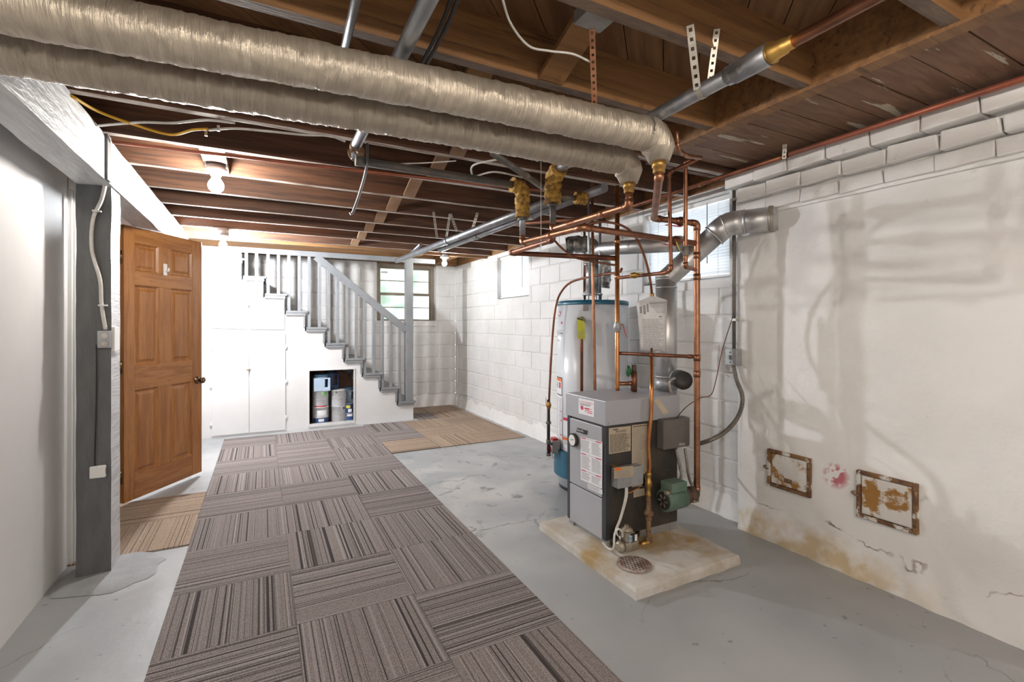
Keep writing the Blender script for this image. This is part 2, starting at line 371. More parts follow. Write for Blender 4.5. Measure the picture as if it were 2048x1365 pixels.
def chimney_mat():
    """white painted plaster with a yellow damp stain low down and red flaking"""
    m = bpy.data.materials.new('plaster'); m.use_nodes = True; nt = m.node_tree; N, L = nt.nodes, nt.links; b = N['Principled BSDF']
    g = N.new('ShaderNodeNewGeometry'); sp = N.new('ShaderNodeSeparateXYZ'); L.new(g.outputs['Position'], sp.inputs[0])
    def nz(sc, det=6, ds=0):
        n = N.new('ShaderNodeTexNoise'); n.inputs['Scale'].default_value = sc; n.inputs['Detail'].default_value = det; n.inputs['Distortion'].default_value = ds
        L.new(g.outputs['Position'], n.inputs['Vector']); return n.outputs['Fac']
    def mr(f, a, c, x=0, y=1):
        r = N.new('ShaderNodeMapRange'); r.inputs[1].default_value = a; r.inputs[2].default_value = c; r.inputs[3].default_value = x; r.inputs[4].default_value = y; L.new(f, r.inputs[0]); return r.outputs[0]
    def mix(f, a, c):
        x = N.new('ShaderNodeMix'); x.data_type = 'RGBA'; L.new(f, x.inputs[0])
        for k, s in ((6, a), (7, c)):
            if isinstance(s, tuple): x.inputs[k].default_value = (*s, 1)
            else: L.new(s, x.inputs[k])
        return x.outputs[2]
    def mth(op, a, c):
        x = N.new('ShaderNodeMath'); x.operation = op
        for k, s in ((0, a), (1, c)):
            if isinstance(s, (int, float)): x.inputs[k].default_value = s
            else: L.new(s, x.inputs[k])
        return x.outputs[0]
    c = mix(mr(nz(2.2), .4, .65), (.85, .845, .83), (.79, .78, .755))
    c = mix(mr(nz(16, 8), .70, .76, 0, .7), c, (.62, .60, .56))
    # stain: wavy top edge, stronger near the floor between y = 0.9 and 2.1
    h = mth('ADD', sp.outputs['Z'], mth('MULTIPLY', mth('SUBTRACT', nz(3.2, 8), .5), .35))
    st = mth('MULTIPLY', mr(h, .17, .07, 0, .75), mr(sp.outputs['Y'], .95, 1.35))
    st = mth('MULTIPLY', st, mr(nz(7, 8), .38, .56))
    c = mix(st, c, (.56, .40, .17))
    ln = mth('MULTIPLY', mr(mth('ABSOLUTE', mth('SUBTRACT', h, .19), 0), .001, .006, 1, 0), mr(nz(4, 4), .50, .60))
    c = mix(ln, c, (.16, .10, .05))
    v = N.new('ShaderNodeVectorMath'); v.operation = 'DISTANCE'; p = W(1672, 952, X=2.73); v.inputs[1].default_value = p; L.new(g.outputs['Position'], v.inputs[0])
    c = mix(mth('MULTIPLY', mr(v.outputs['Value'], .04, .075, 1, 0), mr(nz(28, 8), .46, .52)), c, (.55, .17, .20))
    L.new(c, b.inputs['Base Color']); b.inputs['Roughness'].default_value = .55
    bp = N.new('ShaderNodeBump'); bp.inputs['Strength'].default_value = .45; bp.inputs['Distance'].default_value = .01; L.new(nz(24, 8), bp.inputs['Height']); L.new(bp.outputs[0], b.inputs['Normal'])
    M['plaster'] = m
chimney_mat()
def carpet_mat(name, base, dark, light):
    m = bpy.data.materials.new(name); m.use_nodes = True; nt = m.node_tree; N, L = nt.nodes, nt.links; b = N['Principled BSDF']
    tc = N.new('ShaderNodeTexCoord'); oi = N.new('ShaderNodeObjectInfo')
    mp = N.new('ShaderNodeMapping'); mp.inputs['Scale'].default_value = (1, 0, 0); L.new(tc.outputs['Object'], mp.inputs['Vector'])
    mw = N.new('ShaderNodeMath'); mw.operation = 'MULTIPLY'; mw.inputs[1].default_value = 40; L.new(oi.outputs['Random'], mw.inputs[0])
    def stripe(sc, off):
        n = N.new('ShaderNodeTexNoise'); n.noise_dimensions = '4D'; n.inputs['Scale'].default_value = sc; n.inputs['Detail'].default_value = 2
        ad = N.new('ShaderNodeMath'); ad.operation = 'ADD'; ad.inputs[1].default_value = off; L.new(mw.outputs[0], ad.inputs[0])
        L.new(mp.outputs[0], n.inputs['Vector']); L.new(ad.outputs[0], n.inputs['W']); return n.outputs['Fac']
    def mr(f, a, c, x=0, y=1):
        r = N.new('ShaderNodeMapRange'); r.inputs[1].default_value = a; r.inputs[2].default_value = c; r.inputs[3].default_value = x; r.inputs[4].default_value = y; L.new(f, r.inputs[0]); return r.outputs[0]
    def mix(f, a, c):
        x = N.new('ShaderNodeMix'); x.data_type = 'RGBA'; L.new(f, x.inputs[0])
        for k, s in ((6, a), (7, c)):
            if isinstance(s, tuple): x.inputs[k].default_value = (*s, 1)
            else: L.new(s, x.inputs[k])
        return x.outputs[2]
    sp = N.new('ShaderNodeTexNoise'); sp.inputs['Scale'].default_value = 260; sp.inputs['Detail'].default_value = 2; L.new(tc.outputs['Object'], sp.inputs['Vector'])
    c = mix(mr(sp.outputs['Fac'], .38, .62), tuple(x*.62 for x in base), tuple(min(1, x*1.45) for x in base))
    c = mix(mr(stripe(95, 3), .56, .60, 0, .55), c, light)
    c = mix(mr(stripe(80, 0), .57, .60, 0, .95), c, dark)
    c = mix(mr(stripe(140, 9), .585, .62, 0, .9), c, dark)
    L.new(c, b.inputs['Base Color']); b.inputs['Roughness'].default_value = .95; b.inputs['Specular IOR Level'].default_value = .1
    bp = N.new('ShaderNodeBump'); bp.inputs['Strength'].default_value = .5; bp.inputs['Distance'].default_value = .004; L.new(sp.outputs['Fac'], bp.inputs['Height']); L.new(bp.outputs[0], b.inputs['Normal'])
    M[name] = m
carpet_mat('carpet_grey', (.235, .205, .195), (.05, .043, .042), (.40, .37, .36))
carpet_mat('carpet_tan', (.35, .265, .20), (.14, .10, .075), (.46, .37, .30))

# ------------------------------------------------------------------ setting: floor, walls
XR, XC, YB, YF, XL = 2.80, 2.73, 7.38, -1.7, -.93     # far right wall, chimney wall, back wall, wall behind camera, left wall
YJ = 2.08                                           # chimney wall ends here
ZT = 2.44                                           # underside of subfloor
MB().box(-2.4, 3.0, YF-.1, 7.6, -.12, 0).put('floor', 'floor_paint', kind='structure')
# left partition with a doorway
def wl(y, z): return not (3.50 < y < 4.30 and z < 2.03)
MB().cells([YF, 3.50, 4.30, YB], [0, 2.03, 2.25], wl, (XL, 0, 0), (0, 1, 0), (0, 0, 1), (-.11, 0, 0)).put('wall_left', 'drywall', kind='structure')
MB().box(-2.4, -2.3, YF, YB, 0, 2.3).put('wall_far_left', 'white_paint', kind='structure')
MB().box(-2.4, 2.9, YF-.1, YF, 0, 2.46).put('wall_front', 'drywall', kind='structure')
# casing round the doorway
tr = MB(); tr.box(XL-.001, XL+.018, 3.40, 3.50, 0, 2.03); tr.box(XL+.018, XL+.028, 3.42, 3.455, 0, 2.03)
tr.box(XL-.12, XL-.001, 3.485, 3.499, 0, 2.03); tr.put('trim_1', 'white_paint', kind='structure', bevel=.003)
MB().box(XL+.002, XL+.022, 3.40, 4.40, 2.03, 2.12).put('trim_2', 'white_paint', kind='structure', bevel=.003)
# chimney wall: uneven plaster face
mb = MB(); ny, nz_ = 130, 74; y0, y1, z0, z1 = YF, YJ, 0, 2.26; vs = []
for i in range(ny+1):
    for j in range(nz_+1):
        y = y0+(y1-y0)*i/ny; z = z0+(z1-z0)*j/nz_
        d = .010*noise.noise(Vector((y*2.2, z*3.5, 1)))+.005*noise.noise(Vector((y*9, z*11, 5)))
        d += -.006*max(0, 1-abs((z % .19)-.095)/.012)*(.5+.5*noise.noise(Vector((y*3, z*2, 9))))     # ghost of the courses
        if z < .16: d += (.16-z)*.22+.013*noise.noise(Vector((y*12, z*16, 3)))
        if i in (0, ny): d = 0
        vs.append((XC-d, y, z))
fs = [(i*(nz_+1)+j, (i+1)*(nz_+1)+j, (i+1)*(nz_+1)+j+1, i*(nz_+1)+j+1) for i in range(ny) for j in range(nz_)]
mb.add(vs, fs, 0, True); mb.box(XC+.03, XC+.2, YF, YJ-.006, 0, 2.46); mb.box(XC-.001, XC+.03, YJ-.02, YJ, 0, 2.26)
wall_ch = mb.put('wall_chimney', 'plaster', kind='structure')
# corbelled brick courses at the top of the chimney wall
bm_ = MB().box(-.06, .06, -.098, .098, -.036, .036); brick_me = []
for k in range(4):
    b = MB(); b.v = []; 
    b.box(-.06, .06, -.098, .098, -.036, .036)
    for v in b.v: v += Vector((random.uniform(-.008, .008), random.uniform(-.010, .006), random.uniform(-.006, .006)))
    brick_me.append(b.mesh('brick', 'white_wall'))
for (xf, zc, sz, off) in ((2.60, 2.205, 1.15, 0), (2.645, 2.112, 1.05, .1), (2.685, 2.028, .98, .04)):
    y = YJ-.10-off*.5
    while y > -.4:
        o = inst('brick', random.choice(brick_me), wall_ch, (xf+.06+random.uniform(-.006, .006), y, zc), (random.uniform(-.01, .01), random.uniform(-.02, .02), 0), (1, 1, sz))
        bv = o.modifiers.new('bevel', 'BEVEL'); bv.width = .007; bv.segments = 2
        y -= .204
MB().box(2.708, XC+.03, -.5, YJ-.005, 1.975, 2.29).put('mortar_bed', 'white_wall', wall_ch)
# far right wall and back wall: core with window openings + painted concrete blocks
BH, BL = .195, .40
def block_wall(name, U, o, N, ulen, holes, hgt=2.25, nudge=0.0, uvis=(-9, 99)):
    U, N, o = Vector(U), Vector(N), Vector(o)
    us = sorted({0, ulen, *[h[0] for h in holes], *[h[1] for h in holes]}); zs = sorted({0, hgt, *[h[2] for h in holes], *[h[3] for h in holes]})
    ins = lambda u, z: not any(h[0] < u < h[1] and h[2] < z < h[3] for h in holes)
    wall = MB().cells(us, zs, ins, o-N*.004, U, (0, 0, 1), -N*.22).put(name, 'block_paint', kind='structure')
    cache = {}
    def blk(L, H):
        key = (round(L, 2), round(H, 2), random.randint(0, 2))
        if key not in cache:
            b = MB(); e = .007; vs = []
            for (k, dp) in ((.0015, -.004), (.0045, .003), (e+.006, .0055)):
                for (su, sv) in ((-1, -1), (1, -1), (1, 1), (-1, 1)):
                    vs.append(U*(su*(L/2-k))+Vector((0, 0, sv*(H/2-k)))+N*(dp+(random.uniform(-.0015, .0025) if k > .01 else 0)))
            b.add(vs, [(r_*4+t, r_*4+(t+1) % 4, r_*4+4+(t+1) % 4, r_*4+4+t) for r_ in range(2) for t in range(4)]+[(8, 9, 10, 11)])
            cache[key] = b.mesh('block', 'block_paint')
        return cache[key]
    r = 0; z = 0.0
    while z < hgt-.03:
        H = min(BH, hgt-z); u = -(BL/2 if r % 2 else 0)-nudge
        while u < ulen:
            a, b_ = max(u, 0), min(u+BL, ulen); u += BL
            segs = [(a, b_)]
            for h in holes:
                if h[2] < z+H/2 < h[3]:
                    ns = []
                    for (p, q) in segs:
                        if h[0] > p: ns.append((p, min(q, h[0])))
                        if h[1] < q: ns.append((max(p, h[1]), q))
                    segs = [s for s in ns if s[1] > s[0]]
            for (p, q) in segs:
                if q-p < .05 or q < uvis[0] or p > uvis[1]: continue
                c = o+U*((p+q)/2)+Vector((0, 0, z+H/2))
                inst('block', blk(q-p, H), wall, c)
        z += H; r += 1
    return wall
W2 = (2.20, 3.02, 1.62, 2.20); W1 = (4.95, 5.80, 1.64, 2.20)      # right wall windows y0,y1,z0,z1
block_wall('wall_right', (0, 1, 0), (XR, YJ, 0), (-1, 0, 0), YB-YJ, [(a-YJ, b-YJ, c, d) for a, b, c, d in (W1, W2)])
MB().box(XC, XR+.2, YJ-.005, YJ, 0, 2.25).put('wall_return', 'white_wall', kind='structure')
W3 = (1.54, 2.47, 1.31, 2.25)
block_wall('wall_back', (1, 0, 0), (-2.3, YB, 0), (0, -1, 0), XR+2.3, [(W3[0]+2.3, W3[1]+2.3, W3[2], W3[3])], uvis=(2.3, 99))
MB().box(XR-.0, XR+.22, YJ-.3, YB+.2, 2.25, ZT+.05).put('wall_sill_right', 'joist_warm', kind='structure')
MB().box(-2.4, XR+.2, YB, YB+.2, 2.25, ZT+.05).put('wall_sill_back', 'joist_warm', kind='structure')
# rough crust of old paint along the foot of the far walls
def crust(name, a, b, n_, h, w):
    mb = MB(); a, b, n_ = Vector(a), Vector(b), Vector(n_); n = int((b-a).length/.04); vs = []
    for i in range(n+1):
        p = a.lerp(b, i/n); q = noise.noise(p*5); q2 = noise.noise(p*13+Vector((3, 3, 3)))
        hh = h*(1+.35*q+.2*q2); ww = w*(1+.5*q2)
        for (k, z) in ((0, hh), (.35, hh*.75), (.6, hh*.4), (1, 0)): vs.append(p+n_*(.002+ww*k+.006*noise.noise(p*20+Vector((k*9, 0, z*30))))+Vector((0, 0, z)))
    mb.add(vs, [(i*4+k, (i+1)*4+k, (i+1)*4+k+1, i*4+k+1) for i in range(n) for k in range(3)], 0, True)
    return mb.put(name, 'white_wall', kind='structure')
crust('trim_3', (XR, YJ+.003, 0), (XR, YB, 0), (-1, 0, 0), .16, .035)
crust('trim_4', (1.85, YB, 0), (XR, YB, 0), (0, -1, 0), .18, .05)

# ------------------------------------------------------------------ ceiling: subfloor, joists, bridging
ceil = MB().box(-2.4, 3.0, YF, 7.6, ZT+.022, ZT+.05).put('ceiling', 'joist_dark', kind='structure')
MB().box(-2.4, XL-.11, YF, 7.5, 2.3, ZT+.02).put('ceiling_side_room', 'drywall', kind='structure')
def clip(poly, rect):
    x0, x1, y0, y1 = rect
    for ax, val, sg in ((0, x0, 1), (0, x1, -1), (1, y0, 1), (1, y1, -1)):
        out = []
        for i in range(len(poly)):
            p, q = poly[i], poly[(i+1) % len(poly)]; dp = (p[ax]-val)*sg; dq = (q[ax]-val)*sg
            if dp >= 0: out.append(p)
            if dp*dq < 0:
                t = dp/(dp-dq); out.append((p[0]+(q[0]-p[0])*t, p[1]+(q[1]-p[1])*t))
        poly = out
        if not poly: return []
    return poly
k = 0
for i in range(-80, 80):
    s_ = i*.145; e = (.7071, .7071); n2 = (-.7071, .7071); L = 12
    a, b_ = s_+.002, s_+.143
    q = [(n2[0]*a-e[0]*L, n2[1]*a-e[1]*L), (n2[0]*a+e[0]*L, n2[1]*a+e[1]*L), (n2[0]*b_+e[0]*L, n2[1]*b_+e[1]*L), (n2[0]*b_-e[0]*L, n2[1]*b_-e[1]*L)]
    q = clip(q, (XL, XR, -1.0, 7.3))
    if len(q) < 3: continue
    mb = MB(); m_ = len(q)
    mb.add([(x, y, ZT) for x, y in q]+[(x, y, ZT+.02) for x, y in q], [list(range(m_)), list(range(m_, 2*m_))]+[(t, (t+1) % m_, (t+1) % m_+m_, t+m_) for t in range(m_)])
    # board built in its own frame so the grain follows it
    me = mb.mesh('subfloor_board', 'board_wood'); R = Matrix.Rotation(-math.pi/4, 4, 'Z'); me.transform(R)
    o = bpy.data.objects.new('subfloor_board', me); C.objects.link(o); o.parent = ceil; o.location = -WO[ceil]; o.rotation_euler = (0, 0, math.pi/4)
JY = [-.70, -.24, .22, .68, 1.14, 1.60, 2.06, 2.54, 3.02, 3.52, 4.04, 4.54, 5.02, 5.50, 5.98]
ZJ = 2.25; XT = 1.93
def joist(x0, x1, y, warm, t=.045, z0=ZJ, z1=ZT, name='joist'):
    e = 1; n = int((x1-x0)/.35)+1; mb = MB(); vs = []
    for i in range(n+1):
        x = x0+(x1-x0)*i/n; a = .004*noise.noise(Vector((x*2, y*9, 0))); b_ = .004*noise.noise(Vector((x*2.5, y*9, 7)))
        vs += [(x, y+a, z0+b_), (x, y+t+a, z0+b_*.5), (x, y+t, z1), (x, y, z1)]
    for i in range(n):
        for k in range(4): mb.add([], []) if False else None
    o = len(mb.v); mb.v += [Vector(v) for v in vs]
    for i in range(n):
        for k in range(4):
            mb.f.append([o+i*4+k, o+(i+1)*4+k, o+(i+1)*4+(k+1) % 4, o+i*4+(k+1) % 4]); mb.m.append(1 if k == 0 else 0); mb.s.append(False)
    for q in ((0, 3, 2, 1), (n*4, n*4+1, n*4+2, n*4+3)): mb.f.append([o+i for i in q]); mb.m.append(0); mb.s.append(False)
    return mb.put(name, ['joist_warm', 'joist_warm_edge'] if warm else ['joist_dark', 'joist_edge'], ceil)
for y in JY:
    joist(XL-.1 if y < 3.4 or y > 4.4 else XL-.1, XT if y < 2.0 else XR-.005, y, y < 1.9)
joist(XL, XR-.01, 6.10, True, .05, 2.225, name='header_joist')
joist(XL, XR-.01, 7.28, True, .06, 2.25, name='rim_joist')
for x in (-.5, .1, .7, 1.3, 1.9, 2.4):          # short joists between the stair header and the back wall (right of the stairwell)
    if x > 1.85: MB().box(x, x+.045, 6.15, 7.28, 2.25, ZT).put('tail_joist', 'joist_warm', ceil)
# trimmer beside the chimney and form boards beyond it
MB().box(XT, XT+.075, -.9, 2.06, ZJ-.012, ZT).put('trimmer', ['joist_warm', 'joist_warm_edge'], ceil, bevel=.004)
y = -.6; me = None
for k in range(17):
    w_ = .165; mb = MB().box(XT+.08, XC+.02, y+.003, y+w_-.003, 2.285+random.uniform(-.002, .002), 2.305)
    mb.put('form_board', 'form_board', ceil); y += w_
    if y > 2.0: break
# doubled / sistered joist stubs over the beam, far left
for y in JY[7:]:
    MB().box(-.93, -.40-random.uniform(0, .15), y+.05, y+.092, ZJ+.05, ZJ+.18).put('joist_splice', ['joist_dark'], ceil)
# wooden cross bridging in a row down the room
def bridge(x, ya, yb, w_=.085, m_='lath', up=True):
    a = Vector((x, ya, ZJ+.01 if up else ZT-.02)); b_ = Vector((x, yb, ZT-.02 if up else ZJ+.01))
    MB().bar(a, b_, w_, .02, (0, 0, 1), 0).put('bridging', m_, ceil)
for i in range(6, len(JY)-1):
    bridge(.87+random.uniform(-.02, .02), JY[i]+.046, JY[i+1]-.002, up=True)
    bridge(.97+random.uniform(-.02, .02), JY[i]+.046, JY[i+1]-.002, up=False)
for i, xx in ((2, .70), (3, .72), (4, 1.0), (5, .8)):
    bridge(xx, JY[i]+.046, JY[i+1]-.002, .11, 'joist_warm', up=False)
# blocking pieces between joists at the right
MB().box(1.5, 1.75, 2.30, 2.34, 2.27, 2.37).put('blocking', 'lath', ceil)
MB().box(2.02, 2.7, 2.12, 2.16, ZJ, ZT).put('blocking', 'joist_dark', ceil)

# ------------------------------------------------------------------ beam, post
mb = MB(); n = 60; vs = []
for i in range(n+1):
    y = .9+(6.05-.9)*i/n; j = lambda k: .006*noise.noise(Vector((y*4, k*5, 0)))
    vs += [(-.83+j(1), y, 2.015+j(2)), (-.69+j(3), y, 2.02+j(4)), (-.69+j(3), y, 2.245), (-.83+j(1), y, 2.245)]
mb.v = [Vector(v) for v in vs]
for i in range(n):
    for k in range(4): mb.f.append([i*4+k, (i+1)*4+k, (i+1)*4+(k+1) % 4, i*4+(k+1) % 4]); mb.m.append(0); mb.s.append(False)
for q in ((0, 3, 2, 1), (n*4, n*4+1, n*4+2, n*4+3)): mb.f.append(list(q)); mb.m.append(0); mb.s.append(False)
beam = thing('ceiling_beam', 'heavy white painted timber beam running under the joists at left', 'beam', (-.76, 3.5, 2.015))
mb.put('timber', 'beam_white', beam)
MB().box(-.70, -.678, 3.03, 3.095, 2.02, 2.245).put('joint_strip', 'post_grey', beam, label='grey strip over the joint of the beam')
post = thing('support_post', 'square timber post painted grey in front and white on its side', 'post', (-.765, 3.26, 0))
mb = MB(); n = 24; vs = []
x0, x1, y0, y1 = -.835, -.695, 3.17, 3.345
for i in range(n+1):
    z = 2.013*i/n; j = lambda k: .004*noise.noise(Vector((z*5, k*5, 2)))
    vs += [(x0+j(1), y0+j(2), z), (x1+j(3), y0+j(2), z), (x1+j(3), y1+j(4), z), (x0+j(1), y1+j(4), z)]
mb.v = [Vector(v) for v in vs]
for i in range(n):
    for k in range(4): mb.f.append([i*4+k, i*4+(k+1) % 4, (i+1)*4+(k+1) % 4, (i+1)*4+k]); mb.m.append((0, 1, 0, 0)[k]); mb.s.append(False)
for q in ((0, 3, 2, 1), (n*4, n*4+1, n*4+2, n*4+3)): mb.f.append(list(q)); mb.m.append(0); mb.s.append(False)
mb.put('shaft', ['post_grey', 'beam_white'], post)
# painted concrete swelling round the foot of the post
mb = MB(); vs = []; n = 28
for i in range(n):
    a = 2*math.pi*i/n
    for (k, z) in ((1, .0), (.85, .028), (.5, .04), (0.02, .042)):
        r_ = 1+.22*noise.noise(Vector((math.cos(a)*2.5, math.sin(a)*2.5, k*2)))
        vs.append((-.70+.22*k*r_*math.cos(a), 3.19+.23*k*r_*math.sin(a), z*.5+.002))
mb.add(vs, [(i*4+k, ((i+1) % n)*4+k, ((i+1) % n)*4+k+1, i*4+k+1) for i in range(n) for k in range(3)], 0, True)
mb.put('concrete_footing', 'footing_paint', label='low grey concrete swelling round the foot of the post', cat='footing')
# cable, junction box and small white box on the front of the post
yp = 3.163
cable('post_cable', 'grey cable clipped down the front of the grey post', [W(212, 362, Y=yp-.006), W(203, 400, Y=yp-.006), W(186, 440, Y=yp-.006), W(184, 500, Y=yp-.006), W(200, 560, Y=yp-.006), W(203, 610, Y=yp-.006), W(211, 660, Y=yp-.006)], .009, 'cable_white')
cable('post_wire', 'thin dark wire running down the lower post', [W(193, 690, Y=yp-.003), W(193, 800, Y=yp-.003), W(190, 900, Y=yp-.003), W(190, 932, Y=yp-.003)], .003, 'cable_black')
jb = thing('junction_box', 'small metal junction box with knockouts on the grey post', 'electrical box', W(211, 694, Y=yp))
a, b_ = W(198, 662, Y=yp), W(224, 696, Y=yp)
MB().box(a.x, b_.x, yp-.035, yp, b_.z, a.z).put('box', 'galv_box', jb, bevel=.003)
for (u, v) in ((209, 672), (209, 688)): p = W(u, v, Y=yp-.036); MB().cyl(p, p+Vector((0, -.002, 0)), .012, 14).put('knockout', 'strap_metal', jb)
MB().box(-.694, -.680, yp+.005, yp+.10, b_.z-.02, a.z+.02).put('switch_plate', 'plastic_white', jb, bevel=.002, label='white switch plate on the side')
for (u, v) in ((193, 422), (205, 611)): p = W(u, v, Y=yp-.016); MB().box(p.x-.018, p.x+.018, yp-.018, yp, p.z-.004, p.z+.004).put('cable_clip', 'plastic_white', label='white cable clip %s on the grey post' % ('high up' if v < 500 else 'just above the junction box'), cat='clip')
a, b_ = W(181, 933, Y=yp), W(213, 953, Y=yp)
wb = thing('wireless_sensor', 'small cream plastic box low on the grey post', 'sensor', ((a.x+b_.x)/2, yp, b_.z))
MB().box(a.x, b_.x, yp-.022, yp, b_.z, a.z).put('case', 'plastic_white', wb, bevel=.004)
MB().box(b_.x-.004, b_.x+.003, yp-.016, yp-.006, b_.z+.015, a.z-.015).put('button', 'box_grey', wb)

# ------------------------------------------------------------------ six panel oak door, standing open
H0 = Vector((-.881, 4.285, 0)); H1 = Vector((-.475, 4.91, 0)); DX = (H1-H0).normalized(); DN = Vector((DX.y, -DX.x, 0)); DW = (H1-H0).length; DH = 1.975; DZ = .035
door = thing('door_1', 'brown six panel oak door standing open', 'door', H0, kind='structure')
us = [0, .116*DW, .40*DW, .561*DW, .85*DW, DW]; fr = [0, .09, .40, .49, .786, .84, .943, 1]; zs = [f*DH for f in fr]
def dpanel(u, z):
    cu = us[1] < u < us[2] or us[3] < u < us[4]; cz = zs[1] < z < zs[2] or zs[3] < z < zs[4] or zs[5] < z < zs[6]
    return cu and cz
T = .035
o_ = H0+Vector((0, 0, DZ))+DN*(T/2)
# stiles (vertical grain) and rails (horizontal grain)
MB().cells([us[0], us[1]], [0, DH], lambda u, z: True, o_, DX, (0, 0, 1), -DN*T).put('stile', 'oak', door, bevel=.003)
MB().cells([us[4], us[5]], [0, DH], lambda u, z: True, o_, DX, (0, 0, 1), -DN*T).put('stile', 'oak', door, bevel=.003)
for a, b_ in ((0, 1), (2, 3), (4, 5), (6, 7)):
    MB().cells([us[1], us[4]], [zs[a], zs[b_]], lambda u, z: True, o_, DX, (0, 0, 1), -DN*T).put('rail', 'oak_h', door, bevel=.002)
for a, b_ in ((1, 2), (3, 4), (5, 6)):
    MB().cells([us[2], us[3]], [zs[a], zs[b_]], lambda u, z: True, o_, DX, (0, 0, 1), -DN*T).put('mullion', 'oak', door, bevel=.002)
for (ua, ub) in ((us[1], us[2]), (us[3], us[4])):
    for (za, zb) in ((zs[1], zs[2]), (zs[3], zs[4]), (zs[5], zs[6])):
        mb = MB()
        for sgn in (1, -1):
            vs = []; lay = [(0, T/2-.002), (.012, T/2-.014), (.022, T/2-.014), (.042, T/2-.005)]
            for (ins, dep) in lay:
                for (u, z) in ((ua+ins, za+ins), (ub-ins, za+ins), (ub-ins, zb-ins), (ua+ins, zb-ins)):
                    vs.append(H0+DX*u+Vector((0, 0, DZ+z))+DN*(dep*sgn))
            fs = [(l*4+k, l*4+(k+1) % 4, (l+1)*4+(k+1) % 4, (l+1)*4+k) for l in range(3) for k in range(4)]+[(12, 13, 14, 15)]
            mb.add(vs, fs)
        mb.put('panel', 'oak', door)
kp = H0+DX*(.925*DW)+Vector((0, 0, .83))
knob = MB().lathe(kp+DN*(T/2), [(.032, 0), (.032, .006), (.012, .010), (.011, .03), (.024, .038), (.028, .05), (.022, .062), (.006, .064)], 18, axis=DN).put('knob', 'bronze_knob', door)
MB().lathe(kp-DN*(T/2), [(.032, 0), (.032, .006), (.012, .010), (.011, .03), (.024, .038), (.028, .05), (.022, .062), (.006, .064)], 18, axis=-DN).put('knob', 'bronze_knob', door)
hp = H0+DX*(.475*DW)+Vector((0, 0, 1.73))+DN*(T/2)
hk = MB().obox(hp+DN*.004, DX*.016, Vector((0, 0, .045)), DN*.004).put('hook_plate', 'plastic_white', door, bevel=.002, label='white coat hook')
MB().sweep(smoothpts([hp+DN*.008+Vector((0, 0, -.005)), hp+DN*.03+Vector((0, 0, -.012)), hp+DN*.034+Vector((0, 0, .012))], 5), .006, 8).put('hook', 'plastic_white', door)
for z in (.22, 1.0, 1.78): MB().cyl(H0+DX*-.006+Vector((0, 0, z-.045)), H0+DX*-.006+Vector((0, 0, z+.045)), .007, 10).put('hinge', 'bronze_knob', door)

# ------------------------------------------------------------------ staircase
YS = 6.45; NK = 10
SX = lambda k: 1.87-.2283*k            # nosing of step k
SZ = lambda k: .257+.2026*k            # top of tread k
st = thing('staircase', 'white sided staircase with grey treads and grey balusters', 'staircase', (.6, 6.9, 0))
hx0, hz0 = W(619, 851, Y=YS).x, W(619, 851, Y=YS).z; hx1, hz1 = W(708, 739, Y=YS).x, W(708, 739, Y=YS).z
hz0 = .06
# side panel (wall under the steps) with the open cubby
xs = sorted([-.80]+[SX(k)-.03 for k in range(NK)]+[hx0, hx1]); zz = sorted([0, 2.2]+[SZ(k)-.05 for k in range(NK)]+[hz0, hz1])
def sp(x, z):
    if hx0 < x < hx1 and hz0 < z < hz1: return False
    for k in range(NK-1, -1, -1):
        if x < SX(k)-.03: return z < SZ(k)-.05 or (k == NK-1 and x < -.45)
    return False
MB().cells(xs, zz, sp, (0, YS+.02, 0), (1, 0, 0), (0, 0, 1), (0, .03, 0)).put('side_panel', 'stair_white', st)
for k in range(NK):
    x1 = SX(k); x0 = SX(k+1)-.012 if k < NK-1 else SX(k)-.26
    MB().box(x0, x1, YS-.012, YB-.01, SZ(k)-.026, SZ(k)).put('tread', 'stair_grey', st, bevel=.003)
    MB().box(x0-.004, x1-.02, YS-.006, YS+.02, SZ(k)-.06, SZ(k)-.027).put('tread_trim', 'stair_grey', st, bevel=.003)
    zb = SZ(k-1) if k else 0
    MB().box(x1-.05, x1-.03, YS+.0 if k else YS+.05, YB-.01, zb, SZ(k)-.027).put('riser', 'stair_grey' if k else 'stair_white', st)
# balusters: two to a tread, up to the rail
rA, rB = W(640, 520, Y=YS+.03), W(812, 660, Y=YS+.03)
def rail_z(x):
    t = (x-rA.x)/(rB.x-rA.x); return min(2.15, rA.z+(rB.z-rA.z)*t)
for z5 in (275, 342, 404, 474, 537, 600, 663, 723, 785, 842, 895, 953, 1008, 1060, 1114, 1167, 1218, 1270):
    x = W(380+z5*.3297, 600, Y=YS+.035).x
    k = max([q for q in range(NK) if x < SX(q)+.004], default=0)
    MB().box(x-.018, x+.018, YS+.015, YS+.05, SZ(k), rail_z(x)).put('baluster', 'stair_grey', st, bevel=.003)
dr = (rB-rA).normalized(); MB().bar(rA-dr*.06, rB, .045, .09, (0, 0, 1)).put('handrail', 'stair_grey', st, bevel=.006)
MB().box(-.36, 2.15, YS+.005, YS+.045, 2.15, 2.215).put('top_rail', 'stair_grey', st, bevel=.004)
MB().box(1.735, 1.835, YS+.0, YS+.09, SZ(0), 2.215).put('newel_post', 'stair_grey', st, bevel=.004)
